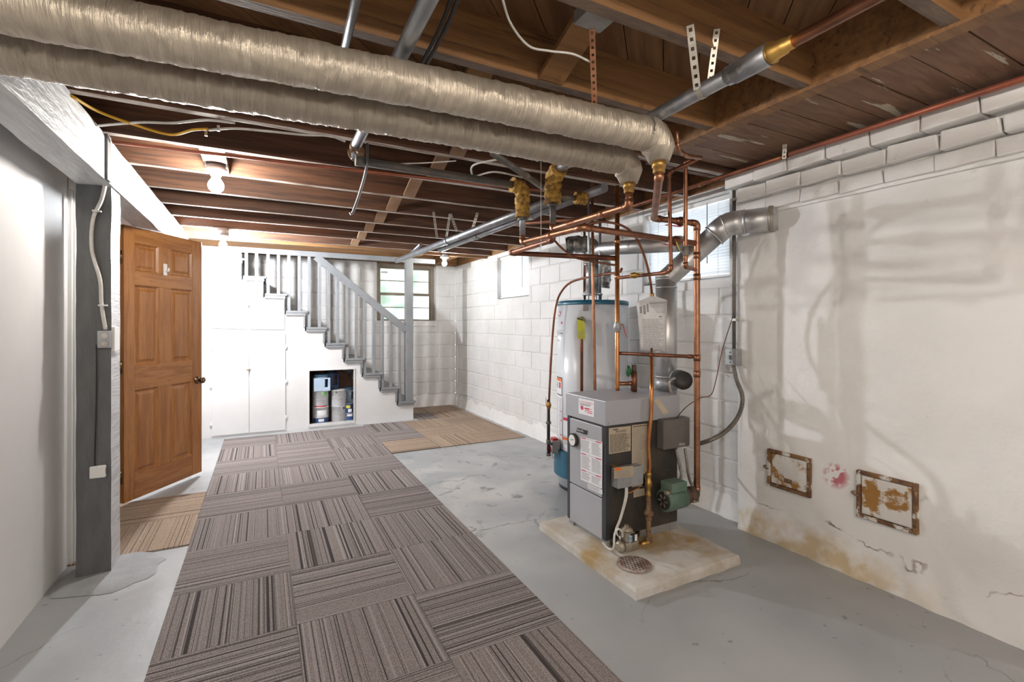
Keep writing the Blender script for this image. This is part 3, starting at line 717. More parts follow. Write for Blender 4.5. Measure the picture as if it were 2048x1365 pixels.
# stringer, lining inside the cubby
MB().box(-.8, hx1-.25, YS+.55, YS+.57, 0, SZ(3)-.03).put('cubby_back', 'lining_brown', st)
MB().box(hx1-.25, hx1+.10, YS+.55, YS+.57, 0, SZ(1)-.03).put('cubby_back', 'lining_brown', st)
MB().box(hx0-.06, hx0-.04, YS+.05, YS+.55, 0, 1.0).put('cubby_side', 'lining_brown', st)
MB().box(hx0-.06, hx1+.05, YS+.05, YS+.55, .03, .05).put('cubby_floor', 'lining_brown', st)
MB().bar((1.45, YS+.40, .10), (.45, YS+.40, .99), .05, .22, (0, 0, 1)).put('stringer', 'lining_brown', st)
for (x0, x1, z0, z1) in ((hx0-.012, hx0, hz0, hz1), (hx1, hx1+.012, hz0, hz1), (hx0-.012, hx1+.012, hz1, hz1+.012), (hx0-.012, hx1+.012, hz0-.035, hz0)):
    MB().box(x0, x1, YS+.008, YS+.03, z0, z1).put('cubby_frame', 'stair_white', st)
# cupboard doors
Z5 = lambda x, y: W(380+x*.3297, 450+y*.3297, Y=YS+.01)
def cdoor(poly, lab):
    mb = MB(); p = [Z5(*q) for q in poly]; m_ = len(p)
    mb.add([(q.x, YS+.006, q.z) for q in p]+[(q.x, YS+.0195, q.z) for q in p], [list(range(m_)), list(range(m_, 2*m_))]+[(t, (t+1) % m_, (t+1) % m_+m_, t+m_) for t in range(m_)])
    return mb.put('cupboard_door', 'stair_white', st, bevel=.002)
d1 = cdoor([(130, 352), (356, 360), (356, 634), (130, 626)], '')
d2 = cdoor([(362, 362), (443, 365), (443, 462), (574, 466), (574, 636), (362, 634)], '')
d3 = cdoor([(132, 652), (356, 654), (358, 1262), (133, 1284)], '')
d4 = cdoor([(362, 654), (578, 656), (580, 1244), (362, 1262)], '')
def hinge(x, y, dr_):
    p = Z5(x, y); MB().box(p.x-.012, p.x+.012, YS-.0, YS+.007, p.z-.02, p.z+.02).put('hinge', 'plastic_white', dr_)
for (x, y, q) in ((124, 405, d1), (124, 575, d1), (128, 745, d3), (128, 978, d3), (128, 1208, d3), (580, 742, d4), (582, 950, d4), (582, 1165, d4)): hinge(x, y, q)
for (x, y, q) in ((356, 488, d1), (358, 877, d3)):
    p = Z5(x, y); mb = MB().box(p.x-.03, p.x+.02, YS-.006, YS+.006, p.z-.006, p.z+.006); mb.cyl((p.x, YS+.006, p.z), (p.x, YS-.02, p.z), .010, 10); mb.put('latch', 'strap_metal', q)

# paint cans, jugs and tins in the cubby
def can(x, y, z, r, h, body, label, lab=None, lid='can_grey', bail=True, name='paint_can', extra=None):
    t = thing(name, label, 'can', (x, y, z), None)
    MB().lathe((x, y, z), [(r*.97, 0), (r, .004), (r, h*.96), (r*1.03, h*.965), (r*1.03, h)], 22).put('body', body, t)
    MB().lathe((x, y, z+h), [(r*.98, -.001), (r*.98, .002), (r*.86, .003), (r*.86, -.001)], 22).put('lid', lid, t)
    if lab:
        for (a0, a1, z0, z1, m_) in lab:
            mb = MB(); n = 10; vs = []
            for i in range(n+1):
                a = math.radians(a0+(a1-a0)*i/n); vs += [(x+math.sin(a)*r*1.012, y-math.cos(a)*r*1.012, z+h*z0), (x+math.sin(a)*r*1.012, y-math.cos(a)*r*1.012, z+h*z1)]
            mb.add(vs, [(i*2, i*2+2, i*2+3, i*2+1) for i in range(n)], 0, True); mb.put('label_print', m_, t)
    if bail:
        pts = [Vector((x+math.cos(a)*r*1.05, y-math.sin(a)*r*1.06, z+h*.72-math.sin(a)*h*.28)) for a in [math.pi*i/12 for i in range(13)]]
        MB().sweep(pts, .002, 6).put('handle', 'strap_metal', t)
    return t
def CP(u, v, y): return W(u, v, Y=y)
yc = 6.62; zf = .052
def cx(u, y): return W(u, 800, Y=y).x
can(cx(641, yc), yc, zf, .098, .20, 'can_white', 'white paint can at lower left with blue band', [(-70, 70, .0, .30, 'can_blue'), (-30, 40, .35, .8, 'paper_white'), (-20, 20, .08, .25, 'paper_white')])
t = can(cx(641, yc), yc, zf+.204, .095, .195, 'can_white', 'white paint can with a green triangle label under the jug', [(-50, 50, .0, .06, 'red')])
mb = MB(); x, y = cx(641, yc), yc; r_ = .0965; vs = [(x+math.sin(a)*r_, y-math.cos(a)*r_, zf+.204+zz_) for (a, zz_) in ((-.1, .19), (.25, .19), (.6, .19), (.9, .19), (.55, .12), (.3, .13))]
mb.add(vs, [(0, 1, 5), (1, 2, 4, 5), (2, 3, 4)]).put('label_print', 'can_green', t)
can(cx(678, 6.60), 6.60, zf, .092, .20, 'can_white', 'plain white paint can at the bottom middle', [(25, 38, .78, .92, 'ink')])
can(cx(678, 6.60), 6.60, zf+.204, .092, .20, 'can_white', 'white paint can with dented lid on the plain white can', [(-35, -22, .82, .92, 'ink')], lid='cable_black')
can(cx(699, 6.55), 6.55, zf, .052, .095, 'can_grey', 'small grey tin with dark blue round mark', [(-50, 40, .05, .6, 'can_blue'), (-40, 30, .62, .9, 'paper_white')], bail=False, name='small_tin')
can(cx(698, 6.56), 6.56, zf+.098, .050, .12, 'can_blue', 'small blue and yellow tin standing on the grey tin', [(-55, 10, .55, .85, 'can_yellow'), (-20, 35, .1, .45, 'paper_white')], bail=False, name='small_tin')
def jug(x, y, z, w_, h, body, lidm, label):
    t = thing('plastic_jug', label, 'jug', (x, y, z)); d = w_*.42
    us_ = [-w_/2, w_*.12, w_*.17, w_*.36, w_*.42, w_/2]; zs_ = [0, h*.22, h*.72, h*.8]
    MB().cells(us_, zs_, lambda a, q: not (w_*.17 < a < w_*.36 and h*.22 < q < h*.72), (x, y-d, z), (1, 0, 0), (0, 0, 1), (0, 2*d, 0)).put('body', body, t, bevel=.012)
    MB().lathe((x-w_*.03, y, z+h*.79), [(d*1.05, 0), (d*.9, h*.05), (d*.9, h*.09)], 20).put('neck', body, t)
    MB().lathe((x-w_*.03, y, z+h*.87), [(d*.98, 0), (d*1.0, .004), (d*1.0, h*.11), (d*.9, h*.13)], 20).put('lid', lidm, t)
    return t
jug(cx(643, 6.60), 6.60, zf+.402, .20, .21, 'jug_blue', 'lid_blue', 'pale blue plastic jug with cut-out handle on top of the cans')
jug(cx(662, 6.84), 6.84, zf+.39, .19, .26, 'can_blue', 'cable_black', 'dark plastic jug with blue label behind the pale jug')
jug(cx(697, 6.76), 6.76, zf+.20, .17, .21, 'jug_blue', 'lid_blue', 'light blue plastic tub behind the small tins')
MB().box(cx(662, 6.84)-.12, cx(662, 6.84)+.12, 6.745, 6.935, zf, zf+.385).put('storage_crate', 'box_grey', label='dark crate behind the paint cans', cat='crate')
MB().box(cx(697, 6.76)-.10, cx(697, 6.76)+.10, 6.665, 6.86, zf, zf+.197).put('storage_crate', 'lining_brown', label='low dark crate under the light blue tub', cat='crate')
MB().box(cx(700, 6.9), cx(700, 6.9)+.16, 6.88, 6.92, zf, zf+.42).put('cardboard_sheet', 'cardboard', label='sheet of cardboard at the back of the cubby', cat='cardboard')

# ------------------------------------------------------------------ windows
def window(idx, x0, x1, z0, z1):
    """back wall window with two sashes of two obscured panes each"""
    y = YB+.10; t = thing('window_%d' % idx, 'taupe framed window with four wide frosted panes', 'window', ((x0+x1)/2, y, z0), kind='structure')
    f = .055
    for (a, b_, c, d) in ((x0, x0+f, z0, z1), (x1-f, x1, z0, z1), (x0+f, x1-f, z0, z0+f), (x0+f, x1-f, z1-f, z1)):
        MB().box(a, b_, y, y+.07, c, d).put('frame', 'frame_taupe', t, bevel=.003)
    zi0, zi1 = z0+f, z1-f; zm = (zi0+zi1)/2; xi0, xi1 = x0+f, x1-f
    for (za, zb, yy) in ((zi0, zm, y+.012), (zm, zi1, y+.034)):
        for (a, b_, c, d) in ((xi0, xi0+.025, za, zb), (xi1-.025, xi1, za, zb), (xi0+.025, xi1-.025, za, za+.022), (xi0+.025, xi1-.025, zb-.022, zb), (xi0+.025, xi1-.025, (za+zb)/2-.007, (za+zb)/2+.007)):
            MB().box(a, b_, yy, yy+.022, c, d).put('sash_bar', 'frame_taupe', t, bevel=.002)
        for (c, d) in ((za+.02, (za+zb)/2), ((za+zb)/2, zb-.02)):
            MB().box(xi0+.02, xi1-.02, yy+.008, yy+.012, c, d).put('pane', 'pane_obscure', t)
    MB().box(x0+.09, x0+.19, y+.030, y+.033, z1-.15, z1-.12).put('sticker', 'plastic_white', t, label='small white sticker on the top pane')
    return t
window(1, *W3)
MB().box(W3[0]-.02, W3[1]+.02, YB-.02, YB+.1, W3[2]-.03, W3[2]).put('window_sill', 'white_wall', kind='structure')
def blind_window(idx, y0, y1, z0, z1, nick, depth):
    x = XR+depth
    t = thing('window_%d' % idx, 'small high basement window %s' % nick, 'window', (x+.05, (y0+y1)/2, z0), kind='structure')
    for (a, b_, c, d) in ((y0, y0+.04, z0, z1), (y1-.04, y1, z0, z1), (y0+.04, y1-.04, z0, z0+.04), (y0+.04, y1-.04, z1-.04, z1)):
        MB().box(x+.05, x+.09, a, b_, c, d).put('frame', 'white_paint', t)
    MB().box(x+.065, x+.07, y0+.04, y1-.04, z0+.04, z1-.04).put('pane', 'pane', t)
    bl = thing('window_blind', 'white slatted blind %s' % nick, 'blind', (x, (y0+y1)/2, z0), 'blinds on the right wall')
    MB().box(x-.015, x+.03, y0+.01, y1-.01, z1-.035, z1-.003).put('headrail', 'white_paint', bl)
    n = int((z1-z0-.06)/.021); sl = MB(); w_ = (y1-y0)-.03
    pr = [(-.011, -.006), (-.004, .0015), (.004, .004), (.012, .003)]; vs = []
    for (zz_, xx) in pr: vs += [(-xx*1.0, -w_/2, zz_), (-xx*1.0, w_/2, zz_)]
    sl.add(vs, [(i*2, i*2+1, i*2+3, i*2+2) for i in range(3)], 0, True); me = sl.mesh('slat', 'blind_white')
    for i in range(n): inst('slat', me, bl, (x, (y0+y1)/2, z1-.05-i*.021), (0, random.uniform(-.05, .05), random.uniform(-.002, .002)))
    MB().box(x-.012, x+.012, y0+.012, y1-.012, z0+.015, z0+.03).put('bottom_rail', 'white_paint', bl)
    for f_ in (.15, .85): yy = y0+(y1-y0)*f_; MB().cyl((x-.008, yy, z0+.02), (x-.008, yy, z1-.03), .0012, 6).put('ladder_cord', 'cable_white', bl)
    yy = y0+(y1-y0)*.25; MB().cyl((x-.022, yy, z0+.12), (x-.022, yy, z1-.03), .003, 6).put('tilt_wand', 'box_grey', bl)
    MB().box(x-.03, XR+.10, y0, y1, z0-.03, z0).put('sill', 'white_wall', t)
    return bl
blind_window(2, *W1, 'in the far right wall beyond the water heater', .05)
blind_window(3, *W2, 'behind the boiler flue and copper risers', .05)
for i in range(3):      # shrubs outside the back window
    mb = MB(); c = Vector((1.25+i*1.05, 8.6+.5*(i % 2), 1.3)); rnd = random.Random(i)
    for q in range(420):
        a, e_, r_ = rnd.uniform(0, 6.28), rnd.uniform(-1, 1), rnd.uniform(.25, .5); p = c+Vector((math.cos(a)*r_, math.sin(a)*r_, .55+e_*.55))
        u_ = Vector((rnd.uniform(-1, 1), rnd.uniform(-1, 1), rnd.uniform(-1, 1))).normalized()*.08; v_ = u_.orthogonal().normalized()*.045
        mb.add([p-u_, p+v_, p+u_, p-v_], [(0, 1, 2, 3)])
    mb.cyl(c+Vector((0, 0, 0)), c+Vector((0, 0, .6)), .03, 8)
    mb.put('shrub', 'leaf_green', label='green shrub outside the frosted window, %s' % ('left', 'middle', 'right')[i], cat='shrub', group='shrubs outside')
MB().box(-3, 8, 7.62, 14, 1.2, 1.3).put('ground_outside', 'pad', kind='structure')

# ------------------------------------------------------------------ carpet tiles
TS = .513; TR = .505
def tile_mesh(m_): return MB().box(-TS/2+.001, TS/2-.001, -TR/2+.001, TR/2-.001, 0, .007).mesh('carpet_tile', m_)
def tile_mesh_r(m_): return MB().box(-TR/2+.001, TR/2-.001, -TS/2+.001, TS/2-.001, 0, .007).mesh('carpet_tile', m_)
TM = {('g', 'Y'): tile_mesh('carpet_grey'), ('g', 'X'): tile_mesh_r('carpet_grey'), ('t', 'Y'): tile_mesh('carpet_tan'), ('t', 'X'): tile_mesh_r('carpet_tan')}
def lay(root, kind, x, y, o_):
    inst('carpet_tile', TM[(kind, o_)], root, (x, y, .001+random.uniform(0, .0006)), (0, 0, (math.pi/2 if o_ == 'X' else 0)+random.uniform(-.003, .003)))
cg = thing('carpet', 'grey brown striped carpet laid as a long strip of square tiles', 'carpet', (.39, 3.5, 0))
X0, Y0 = -.381, 2.26
cols = [{-3: 'Y', -2: 'Y', -1: 'X', 0: 'Y', 1: 'X', 2: 'Y', 3: 'X', 4: 'Y', 5: 'X', 6: 'Y', 7: 'X'},
        {-3: 'Y', -2: 'X', -1: 'Y', 0: 'X', 1: 'Y', 2: 'Y', 3: 'X', 4: 'Y', 5: 'X', 6: 'X', 7: 'Y'},
        {-3: 'X', -2: 'Y', -1: 'X', 0: 'Y', 1: 'Y', 2: 'X', 3: 'Y', 4: 'X', 5: 'Y', 6: 'Y', 7: 'X'}]
for c, col_ in enumerate(cols):
    for r, o_ in col_.items(): lay(cg, 'g', X0+TS*(c+.5), Y0+TR*(r+.5), o_)
lay(cg, 'g', X0+TS*3.5, Y0+TR*6.65, 'X'); lay(cg, 'g', X0+TS*3.5, Y0+TR*7.65, 'Y')
ct = thing('carpet', 'tan striped carpet tiles in the far corner beside the stairs', 'carpet', (2.2, 5.6, 0))
for c in range(3):
    for r in range(5):
        x = X0+TS*(3.5+c); y = 4.84+TR*(r+.5)
        if c == 0 and r >= 1: continue
        if y > 6.3 and x < 2.0:  continue
        lay(ct, 't', x, y, 'XY'[(c+r) % 2])
for (y_, m_) in ((4.84+TR*3.5, 'carpet_grey'), (4.84+TR*4.5, 'carpet_tan')):      # tiles cut to fit past the bottom step
    me = MB().box(-.14, .14, -TR/2+.001, TR/2-.001, 0, .007).mesh('carpet_tile', m_); inst('carpet_tile', me, ct, (2.022+.012, y_, .001))
cl_ = thing('carpet', 'tan striped carpet tiles in the doorway below the oak door', 'carpet', (-1.0, 3.9, 0))
for c in range(3):
    for r in range(2): lay(cl_, 't', X0-TS*(c+.5), 3.385+TR*(r+.5), 'YX'[r])

# ------------------------------------------------------------------ lamps
def lamp(p, key, label, up=.06, r=.034):
    p = Vector(p); t = thing('ceiling_lamp', label, 'lamp', p+Vector((0, 0, up+.04)), 'bare bulbs on the joists')
    MB().lathe(p+Vector((0, 0, up)), [(.028, 0), (.03, .02), (.055, .026), (.06, .04)], 20).put('lampholder', 'porcelain', t)
    MB().lathe(p+Vector((0, 0, -r)), [(.004, 0), (r*.55, r*.17), (r*.9, r*.55), (r, r), (r*.92, r*1.42), (r*.62, r*1.9), (.016, r*2.5), (.015, up+r)], 20).put('bulb', 'bulb_'+key, t)
    MB().lathe(p+Vector((0, 0, up+.04)), [(.05, 0), (.05, ZJ-(p.z+up+.04)+.001)], 16).put('ceiling_box', 'galv_box', t) if ZJ-(p.z+up+.04) > .004 else None
    return t
pa = W(432, 372, Z=2.125); lamp(pa, 'a', 'bare glowing bulb below the joists near the grey post', .06, .042)
MB().box(pa.x-.06, pa.x+.06, 3.066, 3.519, ZJ, ZJ+.04).put('blocking', 'joist_dark', ceil)
lamp((-.343, 5.522, 2.09), 'b', 'bare glowing bulb at the head of the stairs', .05)
lamp((2.17, 6.13, 2.12), 'c', 'bare glowing bulb by the back window corner', .05)
lamp((1.0, -.68, 2.16), 'd', 'bare warm bulb on the joists behind the viewer at right', .045)
lamp((-.3, -.68, 2.16), 'e', 'bare warm bulb on the joists behind the viewer at left', .045)

# ------------------------------------------------------------------ big insulated pipes
def insulated(label, end, slope, z, r, xs):
    """wrinkled tape-wrapped pipe from the beam to its end, turning down there"""
    ex, ey = end; pts = []; n = 260
    for i in range(n+1):
        x = xs+(ex-.07-xs)*i/n; pts.append(Vector((x, ey+slope*(ex-x), z+.003*math.sin(x*3))))
    for k in range(1, 9):
        a = math.pi/2*k/8; pts.append(Vector((ex-.07+.07*math.sin(a), ey, z-.07*(1-math.cos(a)))))
    pts.append(Vector((ex, ey, z-.105)))
    m = len(pts)
    rr = [r*(1+.02*noise.noise(Vector((p.x*6, ey*3, 0)))) for p in pts]; rr[-1] = r*.62; rr[-2] = r*.85
    def rf(i, a):
        x = i*.0084
        q1 = noise.noise(Vector((x*30+math.sin(a)*1.2, math.cos(a)*1.3, math.sin(a)*1.3+ey))); q2 = noise.noise(Vector((x*16+math.cos(a)*2, math.cos(a)*1.1, math.sin(a)*1.1+ey*3)))
        return 1+.05*(1-min(1, abs(q1)*4))+.04*(1-min(1, abs(q2)*5))+.02*q1
    t = thing('insulated_pipe', label, 'pipe', (ex, ey, z-.12), 'tape wrapped pipes')
    MB().sweep(pts, rr, 40, rf=rf).put('insulation', 'foil', t)
    return t
ZP1, ZP2 = 2.055, 2.06
e1 = W(1318, 272, Z=ZP1); e2 = W(1258, 322, Z=ZP2)
t1 = insulated('nearer fat pipe wrapped in wrinkled tan foil tape', (e1.x, e1.y), .061, ZP1, .063, -.68)
t2 = insulated('farther fat pipe wrapped in wrinkled grey foil tape', (e2.x, e2.y), .045, ZP2, .063, -.68)
for tt, e, zz_ in ((t1, e1, ZP1), (t2, e2, ZP2)):
    MB().lathe((e.x, e.y, zz_-.150), [(.021, 0), (.024, .004), (.024, .022), (.028, .024), (.028, .05)], 8).put('brass_adapter', 'brass', tt)
# ------------------------------------------------------------------ copper risers and headers
D = lambda u, v, d: W(u, v, d=d)
RA = 2.849
a0 = Vector((e1.x, e1.y, ZP1-.145)); a1 = D(1318, 356, a0.x*SA+a0.y*CA)
pipe('copper_riser', 'thick copper return riser dropping from the tan wrapped pipe to the pump', [a0, Vector((e1.x, e1.y, a1.z)), D(1308, 437, 2.74), D(1394, 447, RA), D(1394, 985, RA), D(1376, 990, RA-.03)], .0175, 'copper', bend=.035, ends=((2, .55), (3, .12), (3, .20), (3, .50), (3, .56)))
b0 = Vector((e2.x, e2.y, ZP2-.145)); dB = b0.x*SA+b0.y*CA; zB = D(1246, 412, dB).z
b1 = Vector((e2.x, e2.y, zB)); b2 = Vector((e2.x, 2.38, zB+.01))
pipe('copper_header', 'copper header running back from the grey wrapped pipe to the steel drop', [b0, b1, b2, b2+Vector((0, 0, .05))], .0175, 'copper', bend=.035, ends=((1, .3),))
hx, hy = b2.x, b2.y
c1 = D(1165, 455, 2.363); c0 = D(1391, 487, RA); c2 = D(1045, 485, 2.793); 
pipe('copper_header', 'copper header from the thick riser to the far steel drop', [c0, c1, Vector((c2.x, c2.y, c1.z)), Vector((c2.x, c2.y, c1.z+.05))], .0165, 'copper', bend=.04, ends=((0, .18), (1, .5)))
# steel drops with crumbling insulated elbows
def lumpy(pts, r, name, m_, t, seed=0):
    P = fillet(pts, .05, 8); P2 = []
    for i in range(len(P)-1):
        n = max(1, int((P[i+1]-P[i]).length/.008))
        for k in range(n): P2.append(P[i].lerp(P[i+1], k/n))
    P2.append(P[-1])
    def rf(i, a):
        band = 1-.14*max(0, 1-abs((i % 6)-3)/1.2)
        return band+.16*noise.noise(Vector((i*.35+seed, math.cos(a)*2, math.sin(a)*2)))
    return MB().sweep(P2, r, 22, rf=rf).put(name, m_, t)
h0 = Vector((hx, hy, zB+.04)); zt = 2.15
t = thing('steel_drop', 'steel pipe drop with two crumbling yellow insulated elbows', 'pipe', (hx, hy, zB+.04))
MB().cyl(h0, (hx, hy, zt-.12), .0185, 14).put('tube', 'iron_pipe', t)
MB().cyl((hx, hy, zB+.14), (hx, hy, zB+.155), .030, 12).put('union', 'iron_pipe', t)
gz = 2.20; gx = hx-.02
lumpy([Vector((hx, hy, zB+.16)), Vector((hx, hy, zt)), Vector((hx-.02, hy-.10, zt+.035))], .050, 'insulation', 'insul_brown', t, 1)
sd = Vector((hx, hy, zB+.20)); sdir = (D(1180, 386, 2.95)-D(1120, 383, 2.9)).normalized(); sdir.z = 0
MB().cyl(sd+sdir*.03, sd+sdir*.15, .017, 12).put('side_branch', 'iron_pipe', t)
lumpy([sd+sdir*.14, sd+sdir*.185, sd+sdir*.21], .036, 'insulation', 'insul_brown', t, 5)
t = thing('steel_drop', 'steel pipe drop with one yellow insulated elbow in front of the joists', 'pipe', (c2.x, c2.y, c1.z+.04))
MB().cyl((c2.x, c2.y, c1.z+.04), (c2.x, c2.y, 2.06), .0175, 14).put('tube', 'steel', t)
MB().cyl((c2.x, c2.y, 1.905), (c2.x, c2.y, 1.92), .030, 12).put('union', 'iron_pipe', t)
lumpy([Vector((c2.x, c2.y, 1.925)), Vector((c2.x, c2.y, 2.10)), Vector((c2.x-.07, c2.y-.004, 2.105))], .044, 'insulation', 'insul_brown', t, 9)
dD = Vector((c2.x-.06, c2.y-.004, 2.105)); e0 = W(715, 322, Z=2.105)
pipe('iron_pipe', 'dark iron pipe running left under the joists from the yellow elbow', [dD, e0], .021, 'iron_pipe', fit=False, ends=((0, .985),))
# pipes running under the joists
eE = Vector((e0.x, e0.y, 2.185))
pipe('steel_pipe', 'thick silver steel pipe crossing above the wrapped pipes into a rusty elbow', [Vector((e0.x-.02, .55, 2.185)), Vector((e0.x-.005, e0.y+.03, 2.185)), Vector((e0.x, e0.y+.03, 2.12))], .025, 'steel', bend=.035, fmat='rust_metal')
MB().lathe((e0.x, e0.y+.055, 2.150), [(.040, 0), (.043, .005), (.043, .014), (.030, .02), (.030, .045)], 18, axis=(.25, -1, .25)).put('pipe_flange', 'rust_metal', label='rusty round flange at the lower end of the silver pipe', cat='fitting')
pF = W(686, 106, Z=2.205)
pipe('steel_conduit', 'thin silver conduit crossing above the wrapped pipes', [Vector((pF.x-.03, .6, 2.205)), Vector((pF.x+.02, 2.3, 2.205))], .0135, 'steel', cat='conduit', fit=False)
gz = 2.108; g1 = W(1480, 140, Z=gz); gE = Vector((hx-.02, hy-.09, 2.185))
pipe('steel_pipe', 'grey steel pipe with a large coupling hung by a perforated strap', [Vector((g1.x, g1.y-.02, gz)), gE], .026, 'steel', fit=False, ends=((0, .03),))
MB().cyl((g1.x, g1.y-.10, gz), (g1.x, g1.y+.02, gz), .034, 16).put('pipe_coupling', 'steel', label='large grey coupling where steel pipe meets copper', cat='coupling')
MB().lathe((g1.x, g1.y-.10, gz), [(.032, 0), (.034, .012), (.026, .02), (.024, .05), (.020, .052), (.020, .075)], 8, axis=(0, -1, 0)).put('brass_union', 'brass', label='brass union between grey coupling and copper pipe', cat='fitting')
pipe('copper_pipe', 'copper pipe running toward the camera from the brass union', [Vector((g1.x, g1.y-.16, gz)), Vector((g1.x-.01, -.4, gz))], .0175, 'copper', fit=False)
i1a, i1b = W(793, 522, Z=2.09), W(1035, 428, Z=2.09); 
i1c = i1b+(i1b-i1a)*.16
pipe('drain_pipe', 'longer grey pipe ending open near the stair rail', [i1a, i1c], .030, 'steel', fit=False, ends=((0, .48),), group='grey pipes along the room')
i2a, i2b = W(880, 500, Z=2.10), W(1150, 398, Z=2.10); i2c = i2b+(i2b-i2a)*.12
pipe('drain_pipe', 'second grey pipe running beside the open ended one', [i2a, i2c], .028, 'steel', fit=False, ends=((0, .35), (0, .7)), group='grey pipes along the room')
pipe('steel_pipe', 'short steel stub pipe above the open end of the long grey pipe', [W(812, 516, Z=2.12), W(842, 489, Z=2.16)], .018, 'steel', fit=False)
pipe('copper_pipe', 'thin reddish copper pipe crossing under the far joists', [W(225, 284, Z=2.222), W(620, 330, Z=2.222), W(1010, 374, Z=2.222), W(1120, 384, Z=2.222)], .0095, 'copper_red', fit=False, bend=.1)
pipe('iron_pipe', 'brown iron pipe slanting from behind the grey wrapped pipe to the yellow elbow', [W(985, 306, Z=2.13), W(1096, 382, Z=2.13)], .017, 'iron_pipe', fit=False, ends=((0, .55),))
XW = 2.545
pipe('copper_pipe', 'long reddish copper pipe along the top of the chimney wall', [Vector((XW, -.3, 2.228)), Vector((XW, 1.62, 2.228))], .0135, 'copper_red', fit=False)
pipe('copper_pipe', 'tarnished steel and copper pipe continuing past the chimney corner', [Vector((XW, 1.63, 2.226)), Vector((XW, 3.3, 2.215)), Vector((1.9, 3.9, 2.20))], .0135, 'copper_dark', bend=.05, ends=((0, .35),))
# boiler supply and other vertical copper
dL = 3.026
L0 = D(1234.5, 372, dL); L1 = D(1234.5, 768, dL)
lx, ly = L0.x, L0.y
tee = W(1268, 768, d=dL+.02)
pipe('copper_riser', 'tall copper supply riser standing on the boiler top', [L0, Vector((lx, ly, L1.z)), Vector((lx, ly, .885))], .0145, 'copper_bright', fit=False, ends=((0, .28), (0, .46)))
pipe('copper_branch', 'short copper branch from the supply riser to the relief valve tee', [Vector((lx, ly, L1.z)), Vector((tee.x, tee.y, L1.z))], .0125, 'copper', fit=False, ends=((0, .75),))
pipe('copper_crossover', 'copper crossover pipe behind the hanging sheet', [D(1238, 707, dL), D(1391, 714, RA)], .011, 'copper_dark', fit=False, ends=((0, .42), (0, .52), (0, .93)))
t = thing('relief_valve', 'green handled relief valve and tee on the boiler top', 'valve', (tee.x, tee.y, .878))
MB().cyl((tee.x, tee.y, .878), (tee.x, tee.y, 1.0), .019, 14).put('tee', 'copper_dark', t)
MB().cyl((tee.x, tee.y, 1.0), (tee.x, tee.y, 1.045), .015, 14).put('stem', 'pump_iron', t)
q = Vector((tee.x-.035*CA, tee.y+.035*SA, .97)); MB().lathe(q, [(.004, 0), (.016, .015), (.018, .045), (.008, .07)], 10).put('handle', 'valve_green', t)
dM = 3.15
pipe('copper_pipe', 'thin copper pipe in front of the water heater right of the yellow tag', [D(1184, 366, dM), D(1186, 560, dM), D(1190, 785, dM), W(1190, 1042, d=dM)], .0095, 'copper', fit=False, bend=.02)
pipe('steel_pipe', 'thin grey pipe beside the copper one above the water heater', [D(1177, 390, 3.4), D(1177, 470, 3.4), D(1180, 588, 3.4)], .008, 'steel', fit=False)
dN = 2.62; vN = D(1371, 503, dN)
pipe('copper_riser', 'copper drop with yellow lever valve right of the red tinted pipe', [D(1398, 315, 2.5), D(1371, 326, dN), D(1371, 534, dN), D(1392, 540, RA)], .0115, 'copper', bend=.02)
pipe('gas_line', 'dark red copper line bending left to a yellow tagged valve', [D(1396, 318, 2.52), D(1338, 345, dN), D(1342, 540, dN), D(1330, 546, dN+.05), D(1238, 556, 2.98)], .0105, 'copper_dark', bend=.022)
pipe('copper_pipe', 'short copper loop beside the end of the tan wrapped pipe', [D(1353, 262, 2.25), D(1356, 300, 2.3), D(1372, 312, 2.4), D(1402, 316, 2.5)], .010, 'copper', bend=.03)
pipe('copper_header', 'lower copper pipe from the steel drop across to the supply riser', [Vector((hx, hy, zB+.03)), Vector((hx, hy, zB-.055)), Vector((hx, 2.92, zB-.06)), D(1231, 517, dL)], .0165, 'copper_dark', bend=.035)
cable('copper_tube', 'soft copper tube dipping below the headers to the supply riser', [Vector((hx+.0, hy+.02, zB-.03)), D(1124, 497, 2.92), D(1150, 515, 2.94), D(1185, 523, 2.97), D(1232, 531, 3.0)], .0065, 'copper_dark', cat='pipe')
cable('copper_tube', 'soft copper tube arching over and down to the hanging sheet', [D(1160, 455, 2.9), D(1200, 444, 2.9), D(1245, 452, 2.92), D(1272, 476, 2.95), D(1291, 520, 2.99), D(1301, 565, 3.03), D(1304, 600, 3.05), D(1304, 650, 3.05), D(1303, 700, 3.0), D(1303, 712, 2.98)], .0075, 'copper_dark', cat='pipe')
MB().lathe(D(1304, 590, 3.045), [(.009, -.012), (.013, -.008), (.013, .004), (.009, .010)], 8).put('brass_nut', 'brass', label='brass nut at the lower end of the arching copper tube', cat='fitting')
cable('copper_tube', 'bright copper gas tube running down the black boiler side', [D(1303, 711, 2.975), D(1303, 745, 2.87), D(1303, 775, 2.79), D(1302, 830, 2.77), D(1297, 890, 2.77), D(1299, 930, 2.77), D(1297, 956, 2.77)], .0115, 'copper_bright', cat='pipe')
